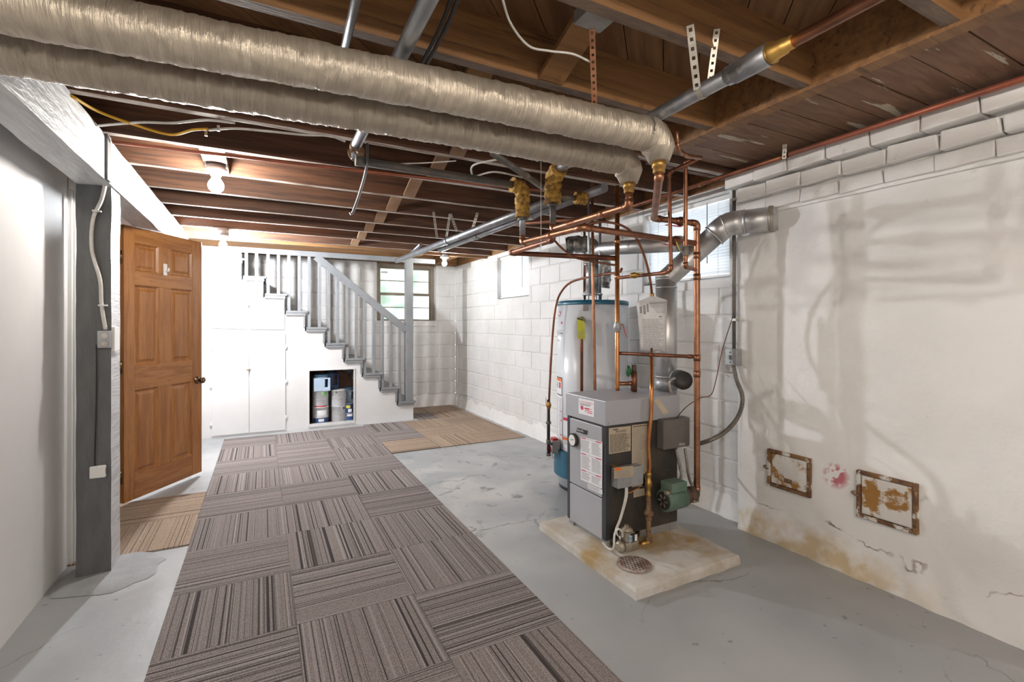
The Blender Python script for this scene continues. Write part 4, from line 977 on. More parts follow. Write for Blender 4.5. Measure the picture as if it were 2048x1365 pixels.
# ball valves
def ball_valve(p, ax, r, lever, label, ldir, body='brass', L=.10, off=(0, 0, -.03)):
    p, ax, ldir = Vector(p), Vector(ax).normalized(), Vector(ldir).normalized(); t = thing('ball_valve', label, 'valve', p)
    MB().lathe(p-ax*r*2.2, [(r*1.2, 0), (r*1.3, r*.6), (r*1.3, r*.9), (r*1.65, r*1.6), (r*1.65, r*2.8), (r*1.3, r*3.5), (r*1.3, r*3.8), (r*1.2, r*4.4)], 12, axis=ax).put('body', body, t)
    o = p+Vector(off); MB().cyl(p, o, r*.4, 8).put('stem', 'strap_metal', t)
    MB().bar(o, o+ldir*L, r*.9, .004, (0, 0, 1) if abs(ldir.z) < .8 else (CA, -SA, 0)).put('lever', lever, t, bevel=.001)
    return t
axA = (D(1394, 447, RA)-D(1308, 437, 2.74)).normalized(); pA = D(1308, 437, 2.74).lerp(D(1394, 447, RA), .62)
ball_valve(pA, axA, .0165, 'red', 'ball valve with red lever on the upper copper pipe of the riser', -axA, 'copper_dark', .11)
axC = (c0-c1).normalized(); pC = c1.lerp(c0, .80)
ball_valve(pC, axC, .0165, 'red', 'ball valve with red lever on the lower copper header', -axC, 'copper_dark', .11)
ball_valve(vN, (0, 0, 1), .012, 'valve_yellow', 'ball valve with yellow lever on the small copper drop', (-.4*CA, .4*SA, 1), 'iron_pipe', .055, (-.03*CA, .03*SA, .0))
ball_valve(D(1269, 551, 2.8), (CA, -SA, 0), .011, 'valve_yellow', 'small gas valve wrapped with a yellow tag', (CA, -SA, .1), 'brass', .05, (0, -.015, .012))
ball_valve(D(1234.5, 655, dL), (0, 0, 1), .0145, 'red', 'ball valve with red lever on the supply riser in front of the tank', (.25*CA, -.25*SA, -1), 'galv_box', .085, (.035*CA, -.035*SA, .02))

# ------------------------------------------------------------------ paper with printed lines
def paper(parent, name, q, nrm, m_, print_, ink='ink_soft', off=.0015, bow=0):
    """q = TL,TR,BR,BL world points; print_ = list of (u0,u1,v0,v1,material)"""
    q = [Vector(p) for p in q]; nrm = Vector(nrm).normalized()
    bl = lambda u, v: (q[0]*(1-u)+q[1]*u)*(1-v)+(q[3]*(1-u)+q[2]*u)*v
    mb = MB(); n = 6 if bow else 1; vs = []
    for k in (0, 1):
        for i in range(n+1):
            for j in range(n+1): vs.append(bl(i/n, j/n)+nrm*(off*k+bow*math.sin(math.pi*i/n)*math.sin(j/n*2.5)))
    N_ = (n+1)**2; fs = []
    for k in (0, 1):
        for i in range(n):
            for j in range(n): fs.append((k*N_+i*(n+1)+j, k*N_+(i+1)*(n+1)+j, k*N_+(i+1)*(n+1)+j+1, k*N_+i*(n+1)+j+1))
    for i in range(n):
        for (a, b_) in ((i*(n+1), (i+1)*(n+1)), (i*(n+1)+n, (i+1)*(n+1)+n), (i, i+1), (n*(n+1)+i, n*(n+1)+i+1)): fs.append((a, b_, b_+N_, a+N_))
    mb.add(vs, fs, 0, bool(bow)); sh = mb.put(name, m_, parent)
    if not print_: return sh
    by = {}
    for (u0, u1, v0, v1, im) in print_: by.setdefault(im, []).append((u0, u1, v0, v1))
    for im, L in by.items():
        mb = MB()
        for (u0, u1, v0, v1) in L:
            nn = 4 if bow else 1
            for k in range(nn):
                ua, ub = u0+(u1-u0)*k/nn, u0+(u1-u0)*(k+1)/nn
                f = lambda u, v: bl(u, v)+nrm*(off+.0006+bow*math.sin(math.pi*u)*math.sin(v*2.5))
                mb.add([f(ua, v0), f(ub, v0), f(ub, v1), f(ua, v1)], [(0, 1, 2, 3)])
        mb.put('printing', im, parent, kind='stuff')
    return sh
def lines(u0, u1, v0, v1, n, im='ink_soft', fill=.45, ragged=.25, gaps=True):
    out = []
    for i in range(n):
        va = v0+(v1-v0)*i/n; vb = va+(v1-v0)/n*fill; e = u1-(u1-u0)*random.random()*ragged; u = u0
        while u < e-.01:
            ln = random.uniform(.08, .25)*(u1-u0) if gaps else e-u
            out.append((u, min(e, u+ln), va, vb, im)); u += ln+.02*(u1-u0)
    return out

# ------------------------------------------------------------------ concrete pad, boiler
mb = MB(); px0, px1, py0, py1 = 1.562, 2.30, 1.735, 2.62; n = 18; vs = []
per = [(px0+(px1-px0)*i/n, py0) for i in range(n)]+[(px1, py0+(py1-py0)*i/n) for i in range(n)]+[(px1-(px1-px0)*i/n, py1) for i in range(n)]+[(px0, py1-(py1-py0)*i/n) for i in range(n)]
cxm, cym = (px0+px1)/2, (py0+py1)/2
for (x, y) in per:
    j = .010*noise.noise(Vector((x*7, y*7, 0)))+.006*noise.noise(Vector((x*22, y*22, 4)))
    dx, dy = x-cxm, y-cym; s_ = 1+j*1.6
    for (k, z) in ((s_*1.005, 0), (s_, .035+j), (s_*.985, .052+j*.4), (.9, .055), (.5, .056)): vs.append((cxm+dx*k, cym+dy*k, z))
m_ = len(per); mb.add(vs, [(i*5+k, ((i+1) % m_)*5+k, ((i+1) % m_)*5+k+1, i*5+k+1) for i in range(m_) for k in range(4)]+[[i*5+4 for i in range(m_)]], 0, False)
mb.put('concrete_pad', 'pad', label='low worn concrete pad under the boiler', cat='pad')
dc = W(1268, 1130, Z=.058); t = thing('drain_cover', 'round rusty drain cover with holes on the concrete pad', 'drain cover', dc)
MB().lathe(dc, [(.088, -.0005), (.088, .006), (.083, .008), (.0, .008)], 30).put('plate', 'drain_metal', t)
mb = MB()
for i in range(-4, 5):
    for j in range(-4, 5):
        x, y = i*.019+(.0095 if j % 2 else 0), j*.0165
        if x*x+y*y < .075**2: mb.lathe(dc+Vector((x, y, .0075)), [(.0052, 0), (.005, .0012)], 6)
mb.put('holes', 'black_metal', t)
BX0, BX1, BY0, BY1 = 1.71, 2.25, 2.135, 2.51
bo = thing('boiler', 'grey and black floor standing gas boiler on the concrete pad', 'boiler', ((BX0+BX1)/2, (BY0+BY1)/2, .056))
FPt = lambda u, v: W(u, v, X=BX0-.014); SPt = lambda u, v: W(u, v, Y=BY0-.001)
MB().box(BX0, BX1, BY0, BY1, .10, .742).put('jacket', 'boiler_side', bo, bevel=.003)
MB().box(BX0-.018, BX1+.012, BY0-.010, BY1+.010, .735, .874).put('top_cover', 'boiler_grey', bo, bevel=.004)
MB().box(BX0-.014, BX0, BY0+.030, BY1-.030, .325, .722).put('front_panel', 'boiler_grey', bo, bevel=.003)
MB().box(BX0-.014, BX0, BY0+.030, BY1-.030, .088, .318).put('lower_panel', 'boiler_grey', bo, bevel=.003)
for (a, b_) in ((BY0-.002, BY0+.028), (BY1-.028, BY1+.002)): MB().box(BX0-.010, BX0+.02, a, b_, .092, .735).put('corner_trim', 'boiler_trim', bo)
for (x0, x1, y0, y1) in ((BX0, BX0+.02, BY0, BY0+.05), (BX0, BX0+.02, BY1-.05, BY1), (BX1-.06, BX1, BY0, BY0+.02), (BX1-.06, BX1, BY1-.02, BY1)): MB().box(x0, x1, y0, y1, .0565, .10).put('leg', 'galv_box', bo)
MB().box(BX0+.01, BX0+.03, BY0+.05, BY1-.05, .0565, .075).put('base_rail', 'galv_box', bo)
MB().box(BX0+.25, BX1-.005, BY0+.003, BY0+.015, .058, .10).put('base_skirt', 'galv_box', bo)
MB().cyl(SPt(1217, 847)+Vector((0, -.009, .0)), SPt(1217, 847)+Vector((0, -.015, 0)), .005, 8).put('screw', 'strap_metal', bo)
# gauge and badge
gp = FPt(1150, 880); gg = MB().cyl(gp, gp+Vector((-.022, 0, 0)), .040, 24).put('gauge', 'black_metal', bo)
MB().cyl(gp+Vector((-.0221, 0, 0)), gp+Vector((-.0235, 0, 0)), .033, 24).put('gauge_dial', 'gauge_face', gg)
MB().bar(gp+Vector((-.0245, .012, 0)), gp+Vector((-.0245, -.018, .006)), .003, .001, (1, 0, 0)).put('gauge_needle', 'ink', gg)
q = [FPt(*p) for p in ((1155.5, 856), (1175, 862), (1173.5, 870), (1153.5, 863.5))]; paper(bo, 'badge', q, (-1, 0, 0), 'black_metal', None, off=.004)
rv = (q[1]-q[0]).normalized(); uv = (q[0]-q[3]).normalized()
text_mesh('SlantFin', .021, q[3]+rv*.004+uv*.008+Vector((-.0046, 0, 0)), rv, uv, 'paper_white', bo, 'badge_lettering')
q = [FPt(*p) for p in ((1161.6, 873.4), (1205, 885), (1204.4, 978), (1162, 959.5))]
pr = []
for v in (.0, .36, .74): pr += [(.03, .26, v+.012, v+.035, 'ink_red'), (.72, .96, v+.012, v+.035, 'ink_red'), (.26, .72, v+.020, v+.026, 'ink')]
for (v0, v1, n) in ((.06, .34, 13), (.42, .72, 13), (.80, .97, 7)): pr += lines(.05, .47, v0, v1, n)+lines(.53, .96, v0, v1, n)
paper(bo, 'warning_label', q, (-1, 0, 0), 'paper_white', pr)
q = [FPt(*p) for p in ((1176, 968), (1205, 980.5), (1205, 990), (1176, 977))]; paper(bo, 'warning_label', q, (-1, 0, 0), 'paper_white', lines(.05, .95, .1, .9, 6))
q = [W(u, v, X=BX0-.0185) for (u, v) in ((1157.5, 796.5), (1188.5, 803), (1188.5, 835), (1157.8, 827))]
pr = lines(.10, .90, .30, .44, 2, 'ink')+[(.40, .72, .53, .62, 'ink_red'), (.74, .86, .54, .57, 'ink_red'), (.42, .88, .67, .72, 'ink_red'), (.40, .50, .78, .81, 'ink'), (.55, .90, .79, .84, 'ink_red'), (.12, .18, .49, .51, 'ink')]
paper(bo, 'service_sticker', q, (-1, 0, 0), 'paper_white', pr)
rv = (q[1]-q[0]).normalized(); uv = (q[0]-q[3]).normalized(); o_ = q[0]-uv*.036+rv*.022+Vector((-.0026, 0, 0)); sc = (q[1]-q[0]).length
text_mesh('IN CASE OF EMERGENCY', .0125, q[0].lerp(q[1], .5)-uv*.022+Vector((-.0026, 0, 0)), rv, uv, 'ink_red', bo, 'sticker_lettering', align='CENTER')
mc = q[0]*.77*.42+q[1]*.23*.42+q[3]*.77*.58+q[2]*.23*.58
MB().cyl(mc+Vector((-.0025, 0, 0)), mc+Vector((-.003, 0, 0)), sc*.085, 16).put('sticker_logo', 'ink_red', bo)
# rating plates on the black side
def splate(pix, m_, pr): return paper(bo, 'rating_plate', [SPt(*p) for p in pix], (0, -1, 0), m_, pr)
splate(((1217.3, 857), (1261.3, 852.3), (1261, 902), (1217.7, 909)), 'paper_tan', [(.20, .42, .06, .10, 'ink')]+lines(.30, .80, .13, .22, 2, 'ink', ragged=.1)+lines(.04, .97, .26, .97, 19, 'ink'))
splate(((1263.6, 851), (1294, 847.6), (1293, 972), (1263.6, 975.4)), 'paper_tan', lines(.06, .94, .02, .05, 1, 'ink', ragged=0)+lines(.06, .94, .06, .97, 30, 'ink_soft', ragged=.5, fill=.35))
splate(((1267, 980.6), (1288.8, 977), (1288.8, 991), (1267, 996)), 'paper_tan', lines(.08, .92, .15, .9, 6, 'ink_soft'))
splate(((1284, 950), (1290, 948), (1290, 972), (1284, 973)), 'orange', None)
# ignition module
a, b_ = SPt(1222, 936), SPt(1270, 962)
im = MB().box(a.x, b_.x+.01, BY0-.062, BY0, b_.z-.005, a.z+.004).put('ignition_module', 'galv_box', bo, bevel=.006)
q = [W(u, v, Y=BY0-.0625) for (u, v) in ((1228, 936), (1266, 932), (1266, 953), (1228, 958))]; paper(im, 'module_label', q, (0, -1, 0), 'paper_tan', [(.02, .38, .05, .28, 'orange')]+lines(.05, .95, .34, .92, 5, 'ink_soft'))
for u in (1224, 1252): p = SPt(u, 929); MB().box(p.x-.012, p.x+.012, BY0-.05, BY0, p.z-.008, p.z-.002).put('module_lug', 'brass', im)
# ------------------------------------------------------------------ things on and around the boiler
YV = 2.06
gv = thing('gas_valve', 'cast gas valve with round knob at the foot of the boiler', 'valve', W(1255, 1100, Y=YV))
c = W(1256, 1078, Y=YV)
MB().box(c.x-.045, c.x+.05, YV-.035, YV+.035, c.z-.055, c.z-.005).put('body', 'cast_alloy', gv, bevel=.008)
MB().box(c.x-.04, c.x+.025, YV-.03, YV+.03, c.z-.006, c.z+.045).put('head', 'cast_alloy', gv, bevel=.006)
MB().lathe((c.x-.01, YV, c.z+.045), [(.034, 0), (.034, .012), (.026, .016), (.026, .022), (.013, .022), (.013, .034)], 18).put('knob', 'cast_alloy', gv)
MB().lathe((c.x-.05, YV-.005, c.z-.03), [(.032, 0), (.034, .01), (.022, .03)], 8, axis=(-1, 0, 0)).put('outlet', 'cast_alloy', gv)
MB().box(c.x-.008, c.x+.022, YV-.040, YV-.03, c.z-.005, c.z+.04).put('terminal_block', 'black_metal', gv)
for k in range(4): MB().box(c.x-.026, c.x-.006, YV-.043, YV-.03, c.z+.002+k*.009, c.z+.006+k*.009).put('terminal', 'jug_blue', gv)
q = [(c.x+.012, YV-.0405, c.z+.035), (c.x+.028, YV-.0405, c.z+.035), (c.x+.028, YV-.0405, c.z+.0), (c.x+.012, YV-.0405, c.z+.0)]; paper(gv, 'valve_label', q, (0, -1, 0), 'paper_white', None)
YG = 2.075; g0 = W(1297, 952, Y=YG); g1_ = W(1296, 1112, Y=YG)
gp_ = thing('gas_pipe', 'rusty iron gas pipe with brass valve on the boiler side', 'pipe', (g0.x, YG, g1_.z))
MB().cyl((g0.x, YG, g1_.z), (g0.x, YG, g0.z-.10), .014, 12).put('tube', 'rust_metal', gp_)
MB().lathe((g0.x, YG, g0.z-.13), [(.012, 0), (.017, .02), (.017, .03), (.013, .04), (.013, .06), (.020, .07), (.020, .10), (.015, .105), (.015, .13), (.017, .135), (.017, .15)], 8).put('brass_valve', 'brass', gp_)
zz_ = W(1296, 1030, Y=YG).z; MB().lathe((g0.x, YG, zz_-.03), [(.018, 0), (.020, .01), (.020, .028), (.029, .03), (.029, .046), (.02, .05), (.019, .06)], 8).put('union', 'rust_metal', gp_)
zz_ = W(1296, 1085, Y=YG).z; MB().lathe((g0.x, YG, zz_-.03), [(.018, 0), (.022, .006), (.022, .055), (.018, .06)], 10).put('tee', 'rust_metal', gp_)
MB().lathe((g0.x, YG, zz_), [(.02, .0), (.022, .012), (.017, .025), (.017, .06)], 8, axis=(-1, 0, -.05)).put('elbow', 'brass', gp_)
# wires from the module to the gas valve
for k in range(3):
    cable('control_wire', ('white', 'cream', 'outer cream')[k]+' control wire from the ignition module to the gas valve', [SPt(1240+k*2, 962)+Vector((0, -.045, 0)), SPt(1238+k*2, 990)+Vector((0, -.05, 0)), SPt(1228+k*1.5, 1030)+Vector((0, -.05, 0)), SPt(1219+k*1.5, 1056)+Vector((0, -.05, 0)), SPt(1226, 1068+k)+Vector((0, -.06, 0)), W(1240, 1074+k*2, Y=YV-.02)], .0035, 'cable_white', cat='wire', group='control wires')
cable('control_wire', 'orange wires looping under the ignition module', [SPt(1244, 962)+Vector((0, -.04, 0)), SPt(1246, 978)+Vector((0, -.03, 0)), SPt(1252, 983)+Vector((0, -.03, 0)), SPt(1266, 978)+Vector((0, -.02, 0)), SPt(1276, 975)+Vector((0, -.012, 0))], .003, 'wire_copper', cat='wire')
cable('pilot_tube', 'white looped pilot tube beside the gas valve', [W(1206, 1087, X=BX0-.03), W(1217, 1098, X=BX0-.04), W(1227, 1097, Y=YV-.06), W(1229, 1070, Y=YV-.06), W(1236, 1059, Y=YV-.06), W(1244, 1064, Y=YV-.05), W(1245, 1074, Y=YV-.03)], .006, 'cable_white', cat='tube')
# circulator pump
YP = W(1394, 985, d=RA).y; pz = D(1394, 987, RA).z; rx = D(1394, 985, RA).x
pu = thing('circulator_pump', 'green circulator pump beside the boiler', 'pump', (rx-.13, YP, pz-.06))
mxa = rx-.268
MB().lathe((mxa, YP, pz), [(.050, 0), (.063, .004), (.063, .02), (.060, .145)], 26, axis=(1, 0, 0)).put('motor', 'pump_green', pu)
MB().lathe((mxa-.001, YP, pz), [(.050, -.001), (.048, -.003), (.012, -.004)], 20, axis=(1, 0, 0)).put('end_grille', 'black_metal', pu)
for k in range(6): a = k*math.pi/3; MB().bar((mxa-.005, YP+.014*math.cos(a), pz+.014*math.sin(a)), (mxa-.005, YP+.036*math.cos(a), pz+.036*math.sin(a)), .008, .003, (1, 0, 0)).put('fin', 'cast_alloy', pu)
MB().box(mxa+.015, mxa+.135, YP-.05, YP+.04, pz+.05, pz+.105).put('wiring_box', 'pump_green', pu, bevel=.006)
MB().cyl((mxa+.015, YP-.03, pz+.055), (mxa-.015, YP-.03, pz+.055), .012, 10).put('capacitor', 'cast_alloy', pu)
MB().lathe((mxa+.145, YP, pz), [(.046, 0), (.05, .012), (.05, .03), (.036, .05), (.026, .06), (.046, .062), (.046, .075), (.046, .0765), (.046, .09), (.026, .092), (.026, .118)], 20, axis=(1, 0, 0)).put('volute', 'pump_iron', pu)
for k in range(2): MB().cyl((mxa+.198, YP-.032+.064*k, pz-.028+.056*k), (mxa+.242, YP-.032+.064*k, pz-.028+.056*k), .008, 6).put('flange_bolt', 'cast_alloy', pu)
# aquastat control box with flexible conduits
YA = BY0-.065
aq = thing('control_box', 'dark grey control box on the right of the boiler side', 'control box', W(1355, 895, Y=YA))
a, b_ = W(1328, 842, Y=YA), W(1380, 893, Y=YA)
MB().box(a.x, b_.x, YA, BY0-.002, b_.z, a.z).put('cover', 'box_grey', aq, bevel=.008)
MB().box(b_.x, b_.x+.03, YA+.03, BY0+.03, b_.z+.005, a.z-.005).put('back_box', 'galv_box', aq)
q = [W(u, v, Y=YA) for (u, v) in ((1358, 887), (1370, 886), (1370, 891), (1358, 892))]; paper(aq, 'name_plate', q, (0, -1, 0), 'strap_metal', lines(.1, .9, .3, .7, 1, 'ink_soft'))
def flexhose(name, label, pts, r, m_, pitch=.012, cat='conduit'):
    P = smoothpts(pts, 10); L = [0]
    for i in range(1, len(P)): L.append(L[-1]+(P[i]-P[i-1]).length)
    n = max(4, int(L[-1]/pitch*4)); Q = []; k = 0
    for i in range(n+1):
        s_ = L[-1]*i/n
        while k < len(L)-2 and L[k+1] < s_: k += 1
        Q.append(P[k].lerp(P[k+1], (s_-L[k])/max(1e-6, L[k+1]-L[k])))
    rr = [r*(1+.13*math.cos(i*math.pi/2)) for i in range(len(Q))]
    return MB().sweep(Q, rr, 12).put(name, m_, label=label, cat=cat)
flexhose('flexible_conduit', 'left spiral conduit from the control box down to the pump', [W(1352, 898, Y=YA+.03), W(1358, 925, Y=YA+.03), W(1363, 950, Y=YA+.02), W(1358, 970, Y=YP-.01)], .0085, 'flex_light')
flexhose('flexible_conduit', 'right spiral conduit looping under the control box', [W(1370, 898, Y=YA+.03), W(1374, 925, Y=YA+.02), W(1378, 955, Y=YA+.03), W(1386, 972, Y=YA+.06), W(1392, 950, Y=2.2), W(1392, 915, Y=2.28)], .0085, 'flex_light')
# paper tag and tube wire
tg = [D(1308, 802, 2.72), D(1316, 797, 2.72), D(1337, 826, 2.70), D(1328, 830, 2.70)]
MB().add(tg+[p+Vector((.0, -.001, 0)) for p in tg], [(0, 1, 2, 3), (7, 6, 5, 4), (0, 4, 5, 1), (1, 5, 6, 2), (2, 6, 7, 3), (3, 7, 4, 0)]).put('paper_tag', 'paper_tan', label='tan paper tag hanging above the control box', cat='tag')
cable('control_wire', 'thin brown wire from the control box across to the wall conduit', [W(1350, 840, Y=YA+.03), D(1372, 815, 2.75), D(1400, 797, 2.8), D(1422, 790, 2.85), D(1432, 760, 2.9), D(1445, 700, 3.0), D(1466, 632, 3.09)], .0028, 'copper_dark', cat='wire')
# hanging instruction sheet
hs = thing('instruction_sheet', 'crumpled printed sheet in plastic hanging from the copper tube', 'sheet', D(1304, 705, 3.01))
q = [D(1273, 604, 3.02), D(1334, 601, 2.99), D(1332, 704, 2.99), D(1281, 701, 3.02)]
nv = Vector((-SA, -CA, 0))
pr = [(.42, .97, .03, .05+.0, 'ink_soft')]+[(.42+.02*i, .96, .05+i*.017, .056+i*.017, 'ink_soft') for i in range(12)]+[(.08, .16, .10, .24, 'ink_soft'), (.20, .28, .08, .26, 'ink_soft'), (.32, .38, .05, .22, 'ink_soft'), (.72, .82, .30, .33, 'ink_soft')]+lines(.12, .92, .36, .93, 26, 'ink_soft', .35, .3)
paper(hs, 'sheet', q, nv, 'sheet_plastic', pr, bow=.012)
mb = MB().add([q[0]+nv*.006, q[1]+nv*.006, D(1308, 592, 3.02), D(1298, 594, 3.02)], [(0, 1, 2, 3)]); mb.put('sleeve_top', 'sheet_plastic', hs)

# ------------------------------------------------------------------ flues
VX, VY = 2.36, 2.335
def duct(t, pts, r, m_='galv', bend=.02, name='duct'):
    return MB().sweep(fillet(pts, bend, 5), r, 28).put(name, m_, t)
fl = thing('boiler_flue', 'silver boiler flue rising and bending into the chimney wall', 'flue', (VX, VY, .83))
duct(fl, [(VX, VY, .80), (VX, VY, 1.62)], .068)
for z in (.96, .88, 1.60, 1.545): MB().cyl((VX, VY, z-.004), (VX, VY, z+.004), .0705, 28).put('seam', 'galv', fl)
MB().cyl((VX, VY, .875), (VX, VY, .95), .0715, 28).put('draft_collar', 'galv_box', fl)
F0 = Vector((VX, VY, 1.60)); F1 = Vector((2.575, 2.04, 1.93)); F2 = Vector((XC-.012, 1.80, 1.935))
dv = (F1-F0).normalized()
MB().cyl(F0+Vector((0, 0, 0)), F0+Vector((0, 0, .04)), .0695, 28).put('tee_cap', 'galv', fl)
duct(fl, [F0-dv*.01, F0+dv*.05, F1-dv*.06], .066)
dh = (F2-F1).normalized()
P = fillet([F1-dv*.10, F1, F1+dh*.10], .09, 3)
MB().sweep(P, .074, 28, smooth=False if False else True).put('elbow', 'galv', fl)
for p, d_ in ((P[0], dv), (P[2], (dv+dh).normalized()), (P[-1], dh)): MB().cyl(p-d_*.004, p+d_*.004, .0765, 28).put('seam', 'galv', fl)
duct(fl, [F1+dh*.05, F2], .072)
MB().sweep([F2-dh*.045, F2-dh*.02], .078, 28).put('wall_collar', 'cast_alloy', fl)
# water heater
HX, HY, HR = 2.38, 3.157, .283
wh = thing('water_heater', 'tall white water heater with teal trim standing by the wall', 'water heater', (HX, HY, 0))
fv = Vector((-HX, -HY, 0)).normalized(); lv = Vector((-fv.y, fv.x, 0)); lv = lv if lv.dot(Vector((-CA, SA, 0))) > 0 else -lv
hd = lambda ph: fv*math.cos(ph)+lv*math.sin(ph)
HP = lambda ph, z, r=HR+.002: Vector((HX, HY, z))+hd(ph)*r
MB().lathe((HX, HY, .03), [(HR-.015, 0), (HR-.005, .0), (HR-.005, .03), (HR, .03), (HR, 1.425)], 56).put('tank', 'tank_white', wh)
MB().lathe((HX, HY, 0), [(HR-.03, 0), (HR-.012, .0), (HR-.012, .05)], 40).put('base_ring', 'boiler_trim', wh)
MB().lathe((HX, HY, 1.455), [(HR+.004, 0), (HR+.005, .005), (HR+.004, .028), (HR-.02, .036), (.01, .036)], 56).put('top_cap', 'teal', wh)
def crect(name, ph0, ph1, z0, z1, m_, r=HR+.0025, n=8, parent=wh):
    mb = MB(); vs = []
    for i in range(n+1):
        ph = math.radians(ph0+(ph1-ph0)*i/n); vs += [HP(ph, z0, r), HP(ph, z1, r)]
    mb.add(vs, [(i*2, i*2+2, i*2+3, i*2+1) for i in range(n)], 0, True); return mb.put(name, m_, parent)
zat = lambda v, ph: CAMH+(HOR-v)*((HP(math.radians(ph), 0).x)*SA+(HP(math.radians(ph), 0).y)*CA)/FPX
# printed labels wrapped on the tank
crect('hazard_label', 56, 86, zat(790, 70), zat(754, 70), 'ink', HR+.0022)
crect('hazard_label', 57, 85, zat(788, 70), zat(756, 70), 'paper_white', HR+.003)
crect('hazard_label', 57, 85, zat(762, 70), zat(756, 70), 'orange', HR+.0036)
crect('hazard_label', 60, 66, zat(776, 70), zat(764, 70), 'red', HR+.0036); crect('hazard_label', 72, 76, zat(776, 70), zat(765, 70), 'ink', HR+.0036)
crect('text_label', 55, 86, zat(884, 70), zat(792, 70), 'paper_white', HR+.003)
z0, z1 = zat(882, 70), zat(794, 70)
for i in range(34):
    z = z0+(z1-z0)*i/34
    for (a, b_) in ((57, 69), (71, 84)): crect('text_line', a, b_-random.random()*3, z, z+(z1-z0)/34*.4, 'ink_soft', HR+.0036, 3)
for v in (820, 838, 866): crect('text_line', 57, 61, zat(v+2, 70), zat(v, 70), 'ink_red', HR+.004, 3); crect('text_line', 80, 84, zat(v+2, 70), zat(v, 70), 'ink_red', HR+.004, 3)
crect('text_label', 38, 53, zat(905, 45), zat(835, 45), 'paper_white', HR+.003)
for i in range(12): z = zat(890, 45)+.006*i; crect('text_line', 39, 52, z, z+.0025, 'ink_soft', HR+.0036, 3)
crect('text_line', 39, 52, zat(836+6, 45), zat(836, 45), 'ink_red', HR+.0036, 3); crect('text_line', 40, 55, zat(881, 45), zat(876, 45), 'orange', HR+.0038, 4)
def wrap_text(s, size, ph_right, v, m_):
    ph0 = math.radians(ph_right); z = zat(v, ph_right); wd = len(s)*size*.62
    text_mesh(s, size, (0, 0, 0), (1, 0, 0), (0, 0, 1), m_, wh, 'tank_lettering', wrap=lambda x, y: HP(ph0+(wd-x)/HR, z+y, HR+.003))
wrap_text('INTEGRA', .034, 52, 670, 'ink'); wrap_text('SelfClean', .022, 55, 683, 'ink_soft')
crect('tank_line', 52, 88, zat(661.5, 60), zat(660.8, 60), 'ink_soft'); crect('tank_line', 52, 88, zat(672.5, 60), zat(671.8, 60), 'ink_soft')
# printed round emblem and red seal
for (ph, v, r_, m_) in ((66, 628, .022, 'ink_red'), (66, 628, .015, 'tank_white'), (57, 646, .012, 'ink_red')):
    mb = MB(); vs = [HP(math.radians(ph)+math.cos(a)*r_/HR, zat(v, ph)+math.sin(a)*r_*.8, HR+.0025+(.0006 if m_ == 'tank_white' else 0)) for a in [6.283*i/16 for i in range(16)]]; mb.add(vs, [list(range(16))]).put('emblem', m_, wh)
mb = MB().bar(HP(math.radians(72), zat(631, 70)), HP(math.radians(60), zat(624, 60)), .006, .001, hd(1.15)).put('emblem', 'ink', wh)
crect('rating_sticker', 6, 14, zat(622, 10), zat(606, 10), 'ink_soft')
# teal access cover, gas control
crect('access_cover', 30, 92, .11, .315, 'teal', HR+.03, 14)
mb = MB(); 
for (z, f_) in ((.315, 1), (.11, -1)):
    vs = []
    for i in range(15): ph = math.radians(30+62*i/14); vs += [HP(ph, z, HR), HP(ph, z, HR+.03)]
    mb.add(vs, [(i*2, i*2+2, i*2+3, i*2+1) for i in range(14)])
mb.add([HP(math.radians(92), .11, HR), HP(math.radians(92), .315, HR), HP(math.radians(92), .315, HR+.03), HP(math.radians(92), .11, HR+.03)], [(0, 1, 2, 3)])
mb.put('access_cover_edge', 'teal', wh)
gc = HP(math.radians(66), zat(892, 66), HR+.045); rad = hd(math.radians(66)); tn = Vector((-rad.y, rad.x, 0))
gcb = MB().obox(gc, rad*.035, tn*.045, Vector((0, 0, .05))).put('gas_control', 'galv_box', wh, bevel=.006)
MB().lathe(gc+rad*.034-Vector((0, 0, .02)), [(.03, 0), (.03, .014), (.018, .018), (.018, .024)], 16, axis=rad).put('control_knob', 'red', gcb)
MB().obox(gc+Vector((0, 0, .058)), rad*.02, tn*.03, Vector((0, 0, .009))).put('control_button', 'red', gcb)
MB().sweep(smoothpts([gc-tn*.04+Vector((0, 0, -.04)), gc-tn*.055+Vector((0, 0, -.09)), gc-tn*.03-rad*.02+Vector((0, 0, -.13))], 6), .005, 8).put('pilot_line', 'cable_white', gcb)
# draft hood and vent
DHZ = 1.49; vx, vy = HX, HY
hv = thing('heater_flue', 'silver heater flue with foil wrapped elbow above the water heater', 'flue', (vx, vy, DHZ))
MB().lathe((vx, vy, DHZ+.05), [(.085, 0), (.085, .006), (.052, .04), (.05, .08)], 28).put('draft_hood', 'galv', hv)
for k in range(4): a = k*math.pi/2+.5; MB().bar((vx+.075*math.cos(a), vy+.075*math.sin(a), DHZ), (vx+.075*math.cos(a), vy+.075*math.sin(a), DHZ+.052), .012, .004, (0, 1, 0)).put('hood_leg', 'galv_box', hv)
duct(hv, [(vx, vy, DHZ+.10), (vx, vy, 1.80)], .052)
top = Vector((vx, vy, 1.93)); J = F0+dv*.20
J2 = Vector((J.x-.02, J.y+.06, 1.83))
duct(hv, [top+Vector((0, -.02, -.03)), Vector((vx, vy-.12, 1.90)), J2], .052, bend=.05)
lumpy([Vector((vx, vy, 1.78)), Vector((vx, vy, 1.94)), Vector((vx-.09, vy+.03, 1.955)), Vector((vx-.19, vy+.10, 1.945))], .070, 'foil_wrap', 'foil_dark', hv, 3)
lumpy([Vector((vx+.06, vy-.07, 1.60)), Vector((vx+.075, vy-.085, 1.72)), Vector((vx+.06, vy-.07, 1.86))], .045, 'foil_wrap', 'foil_dark', hv, 12)
